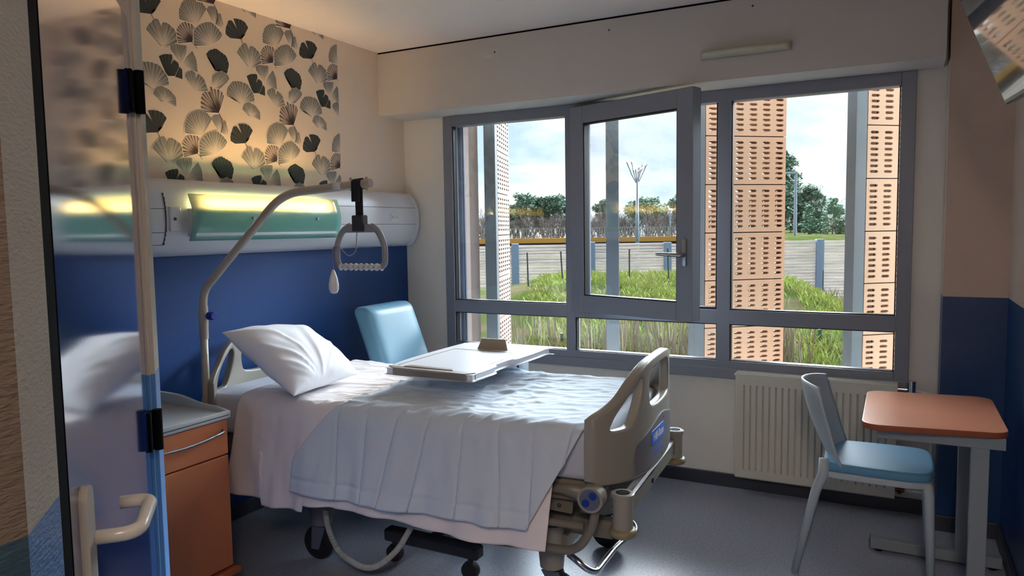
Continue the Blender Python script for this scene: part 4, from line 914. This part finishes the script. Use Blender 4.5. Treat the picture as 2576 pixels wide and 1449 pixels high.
# louvre fins
def slot_tile(ncol, nrow, W, Ht, T, m, sw, shh):
    b = B(); cw, chh = W/ncol, (Ht-.006)*.86/nrow; mz = (Ht-.006-chh*nrow)/2
    for face, y in ((0, 0.), (1, T)):
        for i in range(ncol):
            for j in range(nrow):
                cx, cz = (i+.5)*cw, .003+mz+(j+.5)*chh; x0, x1, z0, z1 = cx-cw/2, cx+cw/2, cz-chh/2, cz+chh/2
                O = [(x0, z0), (cx, z0), (x1, z0), (x1, cz), (x1, z1), (cx, z1), (x0, z1), (x0, cz)]
                rr = shh/2; hx = sw/2-rr
                I = [(cx-hx, cz-rr), (cx, cz-rr), (cx+hx, cz-rr), (cx+sw/2, cz), (cx+hx, cz+rr), (cx, cz+rr), (cx-hx, cz+rr), (cx-sw/2, cz)]
                vo = [b.verts.new((p[0], y, p[1])) for p in O]; vi = [b.verts.new((p[0], y, p[1])) for p in I]; t = .012 if face == 0 else -.012
                vt = [b.verts.new((p[0], y+t, p[1])) for p in I]
                for k in range(8):
                    q = (k+1) % 8; b.faces.new((vo[k], vo[q], vi[q], vi[k])); b.faces.new((vi[k], vi[q], vt[q], vt[k]))
        for z0, z1 in ((.003, .003+mz), (Ht-.003-mz, Ht-.003)): b.faces.new([b.verts.new(p) for p in ((0, y, z0), (W, y, z0), (W, y, z1), (0, y, z1))])
    for x in (0, W): b.faces.new([b.verts.new(p) for p in ((x, 0, .003), (x, T, .003), (x, T, Ht-.003), (x, 0, Ht-.003))])
    for z in (.003, Ht-.003): b.faces.new([b.verts.new(p) for p in ((0, 0, z), (W, 0, z), (W, T, z), (0, T, z))])
    bmesh.ops.remove_doubles(b, verts=b.verts[:], dist=1e-5)
    return b
PW, PH = .555, .300
tileA = obj('terracotta_tile', slot_tile(6, 8, PW, PH, .07, M_terra, .057, .0155), M_terra)
tileB = obj('perforated_tile', slot_tile(6, 8, .49, PH, .07, M_terra, .045, .0150), M_terra_dim)
coreA = obj('tile_core', box(B(), .01, PW-.01, .020, .030, .0, PH), mat('tile_core_dark', (92, 52, 40), .9)); 
def fin(name, label, px, py, ang, tile, zoff, zlo, zhi, postw, wide=False):
    f = thing(name, label, 'sun screen', (px, py, 0), ang, 'terracotta sun-screen fins outside')
    b = B(); box(b, -.05 if wide else -postw, -.004, -.0125 if wide else -.005, .0725 if wide else .075, zlo-1.2, zhi+.3, .003); obj('steel_post', b, M_galv, f)
    z = zlo
    while z < zhi:
        c = bpy.data.objects.new('terracotta_tile', tile.data); COL.objects.link(c); c.parent = f; c.location = (0, -.005, z+zoff); z += PH
    b = B(); tube(b, [(PW*.5, .03, zlo+zoff), (PW*.5, .03, zhi+zoff)], .006, 6)
    for x in (.09, PW-.09 if tile is tileA else .40): tube(b, [(x, .03, zlo+zoff+.01), (x, .03, zhi+zoff)], .005, 6)
    z = zlo
    W_ = PW if tile is tileA else .49
    while z < zhi: box(b, .01, W_-.01, .01, .03, z+zoff-.010, z+zoff+.010); z += PH  # black bars added behind the tile joints to keep daylight from showing through
    obj('rod_and_joint_block', b, M_black, f)
    return f
A49 = math.radians(90-49.6)
# tile joints: z such that 1.463+(565-702)/1846*4.63 = 1.12 is a joint
zo = (1.12-(-.6)) % PH
fin('louvre_fin', 'wide orange slotted terracotta fin right of the open casement', 1.915, .50, math.atan2(.65, .76), tileA, zo, -.6, 2.9, .075)
fin('louvre_fin', 'orange slotted terracotta fin behind the right end of the window', 2.815, .537, math.atan2(.65, .76), tileA, zo, -.6, 2.9, .075)
fin('louvre_fin', 'brightly lit perforated fin seen edge-on behind its post in the left bay', .46, .456, math.atan2(.463, -.153), tileB, zo, -.6, 2.9, .075)
fin('louvre_fin', 'fin hidden behind its galvanised post in the open casement view', 1.315, .562, math.atan2(.939, -.3435), tileB, zo, -.6, 2.9, .08, True)
for q in (tileA, tileB, coreA): bpy.data.objects.remove(q)
# bridge
br = thing('road_bridge', 'low road bridge with yellow edge beam and grey railing in the distance', 'bridge', site(0, 71, 0), SA)
b = B(); box(b, -45, 19.2, 0, 9, -.05, .30); obj('deck_underside', b, M_bridge, br)
b = B(); box(b, -45, 19.2, -.35, 0, .0, .50); obj('yellow_beam', b, M_yellow, br)
b = B(); box(b, -45, 19.2, 1, 8, -1.2, -.05); box(b, -45, 19.2, .4, 1, -.5, -.05); obj('girder', b, M_dark, br)
b = B(); box(b, -45, 19.2, -.1, -.02, 1.44, 1.52); box(b, -45, 19.2, -.08, -.04, .60, .66)
for k in range(250): x = -45+k*.257; box(b, x, x+.07, -.08, -.04, .62, 1.45)
for k in range(22): x = -45+k*3.0; box(b, x, x+.12, -.12, .0, .45, 1.5)
obj('railing', b, M_railing, br)
# lighting mast
ms = thing('lighting_mast', 'tall pale lighting mast with winged reflectors behind the barrier', 'lamp post', site(9.25, 56, 0), SA)
b = B(); tube(b, [(0, 0, -1.9), (0, 0, 5.2)], [.17, .10], 12); obj('mast_pole', b, M_mast, ms, smooth=True)
b = B()
for a, h, ln in ((-.85, 6.75, 1), (-.45, 6.75, 1), (.42, 6.5, 1), (.80, 6.55, 1), (-.15, 6.3, 1), (.15, 6.3, 1)):
    tube(b, [(0, 0, 4.9), (a*.5, .1, 5.7), (a, .1, h)], .045, 6)
obj('mast_arm', b, M_mast, ms)
for pts in (((-.95, 0, 6.85), (-.20, 0, 5.95), (-.05, .5, 6.15), (-.75, .5, 6.85)), ((-.55, -.3, 6.85), (-.1, -.3, 6.0), (.0, 0, 6.30), (-.35, 0, 6.80)), ((.05, 0, 5.85), (.90, 0, 6.58), (.80, .5, 6.62), (.05, .5, 6.25)), ((.0, -.3, 5.45), (.45, -.3, 6.2), (.5, 0, 6.4), (.0, 0, 5.9))):
    b = B(); prism(b, pts, (0, 0, .04)); obj('reflector', b, M_steel, ms)
sl_ = thing('street_lamp', 'grey street lamp with short arm before the big pine', 'lamp post', site(16.35, 41, 0), SA)
b = B(); tube(b, [(0, 0, .6), (0, 0, 4.65)], [.11, .07], 10); tube(b, [(0, 0, 3.9), (-.5, 0, 4.5)], .04, 8); obj('lamp_pole', b, M_mast, sl_)
b = B(); box(b, -1.05, .08, -.12, .12, 4.55, 4.68, .02); obj('lamp_head', b, M_mast, sl_)
for (e, n, z0, zt, lb) in ((25.5, 88, -1, 3.9, 'distant double lamp post left of the right galvanised post'), (29, 95, -1, 5.6, 'tallest distant lamp post beyond the young pines'), (18.2, 85, -1, 3.4, 'small distant lamp post beyond the bridge in the casement view')):
    q = thing('distant_lamp_post', lb, 'lamp post', site(e, n, 0), SA); b = B(); tube(b, [(0, 0, z0), (0, 0, zt)], .09, 6); box(b, -1.1, .1, -.1, .1, zt-.1, zt+.05); obj('lamp_pole', b, M_mast, q)
# trees
def foliage(bm, centres, per, size, seed, flat=.7):
    R_ = random.Random(seed)
    for (c, r) in centres:
        for k in range(per):
            d = Vector((R_.gauss(0, 1), R_.gauss(0, 1), R_.gauss(0, 1)*flat)); d = d.normalized()*r*R_.uniform(.55, 1.05); d.z *= flat; p = Vector(c)+d
            a = R_.uniform(0, 2*PI); t = R_.uniform(-.9, .9); u_ = Vector((math.cos(a), math.sin(a), t)).normalized()*size*R_.uniform(.5, 1.3); w_ = Vector((-math.sin(a), math.cos(a), R_.uniform(-.6, .6))).normalized()*size*R_.uniform(.3, .7)
            q = [bm.verts.new(p-u_), bm.verts.new(p+w_), bm.verts.new(p+u_), bm.verts.new(p-w_)]; bm.faces.new(q)
def pine(label, e, n, z0, ht, rad, seed, group, dense=1., m=None, name='pine_tree', trunkfrac=.35, size=.2, umbrella=False, per=42, nc=60):
    R_ = random.Random(seed); t = thing(name, label, 'tree', site(e, n, z0), SA, group)
    cs_ = []
    for k in range(nc):
        f = R_.random(); z = ht*(trunkfrac+(1-trunkfrac)*f); rr = rad*((1-f)**.7 if not umbrella else (.55+.5*math.sin(PI*f)))*R_.uniform(.35, 1); a = R_.uniform(0, 2*PI)
        cs_.append(((math.cos(a)*rr, math.sin(a)*rr, z), rad*R_.uniform(.16, .30)))
    b = B(); foliage(b, cs_, per, size, seed); obj('crown', b, m or M_pinel, t)
    b = B(); tube(b, [(0, 0, -.5), (.1, 0, ht*.5), (0, 0, ht*.93)], [ht*.022, ht*.016, ht*.005], 8)
    for (c, r) in cs_[::3]: tube(b, [(0, 0, max(.3, c[2]-rad*.25)), c], ht*.004, 4, caps=False)
    obj('trunk', b, M_bark, t); return t
pine('tall dense dark pine right of the big terracotta fin', 22.6, 61, .4, 7.4, 3.4, 3, None, size=.22, trunkfrac=.08, per=90, nc=110)
pine('lower side crown of pines right of the tall pine', 25.0, 60, .4, 4.3, 2.0, 13, None, size=.2, trunkfrac=.1, per=60, nc=60)
for k, (e, n, h) in enumerate(((19.6, 47, 2.0), (20.8, 46, 2.5), (21.7, 47, 2.0), (22.6, 46, 2.2), (23.5, 47, 1.7), (24.3, 46.5, 1.4))):
    pine(['bushy young pine beside the street lamp', 'tallest bushy young pine of the row', 'young pine in the middle of the row', 'young pine right of the middle of the row', 'small young pine near the right end of the row', 'smallest young pine at the right end of the row'][k], e, n, .7, h, h*.42, 40+k, 'young pines on the berm', m=M_ypine, trunkfrac=.08, size=.12, name='young_pine', per=40, nc=40)
for k, (e, n, h, r) in enumerate(((1.2, 106, 7.2, 2.6), (5.2, 106, 6.9, 3.0), (-1.6, 104, 5.0, 2.2), (19.5, 108, 6.4, 3.2), (26.0, 108, 6.9, 2.6), (13.8, 112, 6.6, 1.8), (9.5, 116, 7.2, 2.0))):
    pine(['umbrella pine left of the middle mullion, tallest', 'broad umbrella pine just right of the tallest one', 'small dark pine close to the left perforated fin', 'rounded pine behind the lighting mast', 'pine beside the casement frame stile', 'slim pine between the barrier posts in the casement', 'pine crown behind the middle mullion'][k], e, n, -.8, h, r, 60+k, 'pines in the distant wood', trunkfrac=.55, umbrella=True, size=.26, per=60, nc=80)
def bare(seed, ht):
    R_ = random.Random(seed); b = B()
    def br_(p, d, l, r, dep):
        q = p+d*l; tube(b, [p, p.lerp(q, .5)+Vector((R_.gauss(0, .03), R_.gauss(0, .03), 0))*l, q], [r*1.25, r*1.15, r*.95], 3 if dep > 0 else 5, caps=False)
        if dep >= 5: return
        for k in range(3 if dep < 4 else 4):
            nd = (d+Vector((R_.gauss(0, .42), R_.gauss(0, .42), R_.uniform(-.05, .35)))).normalized(); br_(p.lerp(q, R_.uniform(.55, 1)), nd, l*R_.uniform(.6, .8), r*.58, dep+1)
    br_(Vector((0, 0, 0)), Vector((0, 0, 1)), ht*.30, ht*.014, 0); return b
protos = []
R_ = random.Random(9)
for k in range(4):
    t = thing('bare_tree', 'leafless grey winter tree in the distant wood', 'tree', site(0, 115, -1), 0, 'leafless trees of the distant wood'); obj('branches', bare(90+k, 7.6), (M_twig, M_twigr)[k % 2], t); protos.append(t)
spots = []
for row in range(5):
    for k in range(32): spots.append((-17+k*1.9+R_.uniform(-.8, .8), 98+row*5+R_.uniform(-1.5, 1.5)))
first = [True]*4
for i, (e, n) in enumerate(spots):
    p = protos[i % 4]; q = p if first[i % 4] else dup(p); first[i % 4] = False
    q.location = site(e, n, gz(e, n)-.4); q.rotation_euler = (0, 0, R_.uniform(0, 6)); s = R_.uniform(.80, 1.08); q.scale = (s*1.25, s*1.25, s)
for k, (e, n, s) in enumerate(((-6.7, 86, 1.15), (-4.6, 88, 1.0), (33, 85, .9), (36, 88, .85), (39, 90, .8))):
    q = dup(protos[k % 4], site(e, n, gz(e, n)-.3), k); q.scale = (s, s, s); q['label'] = ['tall bare tree at the far left of the view', 'second bare tree at the far left, shorter', 'bare tree left of the right galvanised post', 'bare tree touching the right galvanised post', 'bare tree seen past the right galvanised post'][k]
# scrub under the wood
b = B(); R2 = random.Random(77)
for k in range(9000):
    e = R2.uniform(-18, 44); n = R2.uniform(94, 97); z = gz(e, n)+abs(R2.gauss(0, 1.3)); p = site(e, n, z); a = R2.uniform(-.5, .5); l = R2.uniform(.3, .8)
    q = [b.verts.new(p), b.verts.new(p+SE*.05), b.verts.new(p+SE*a*l+Vector((0, 0, l)))]; b.faces.new(q)
o = obj('undergrowth', b, M_twigr); tag(o, 'reddish brown scrub along the foot of the distant wood', 'scrub', kind='stuff')
bpy.context.view_layer.update()
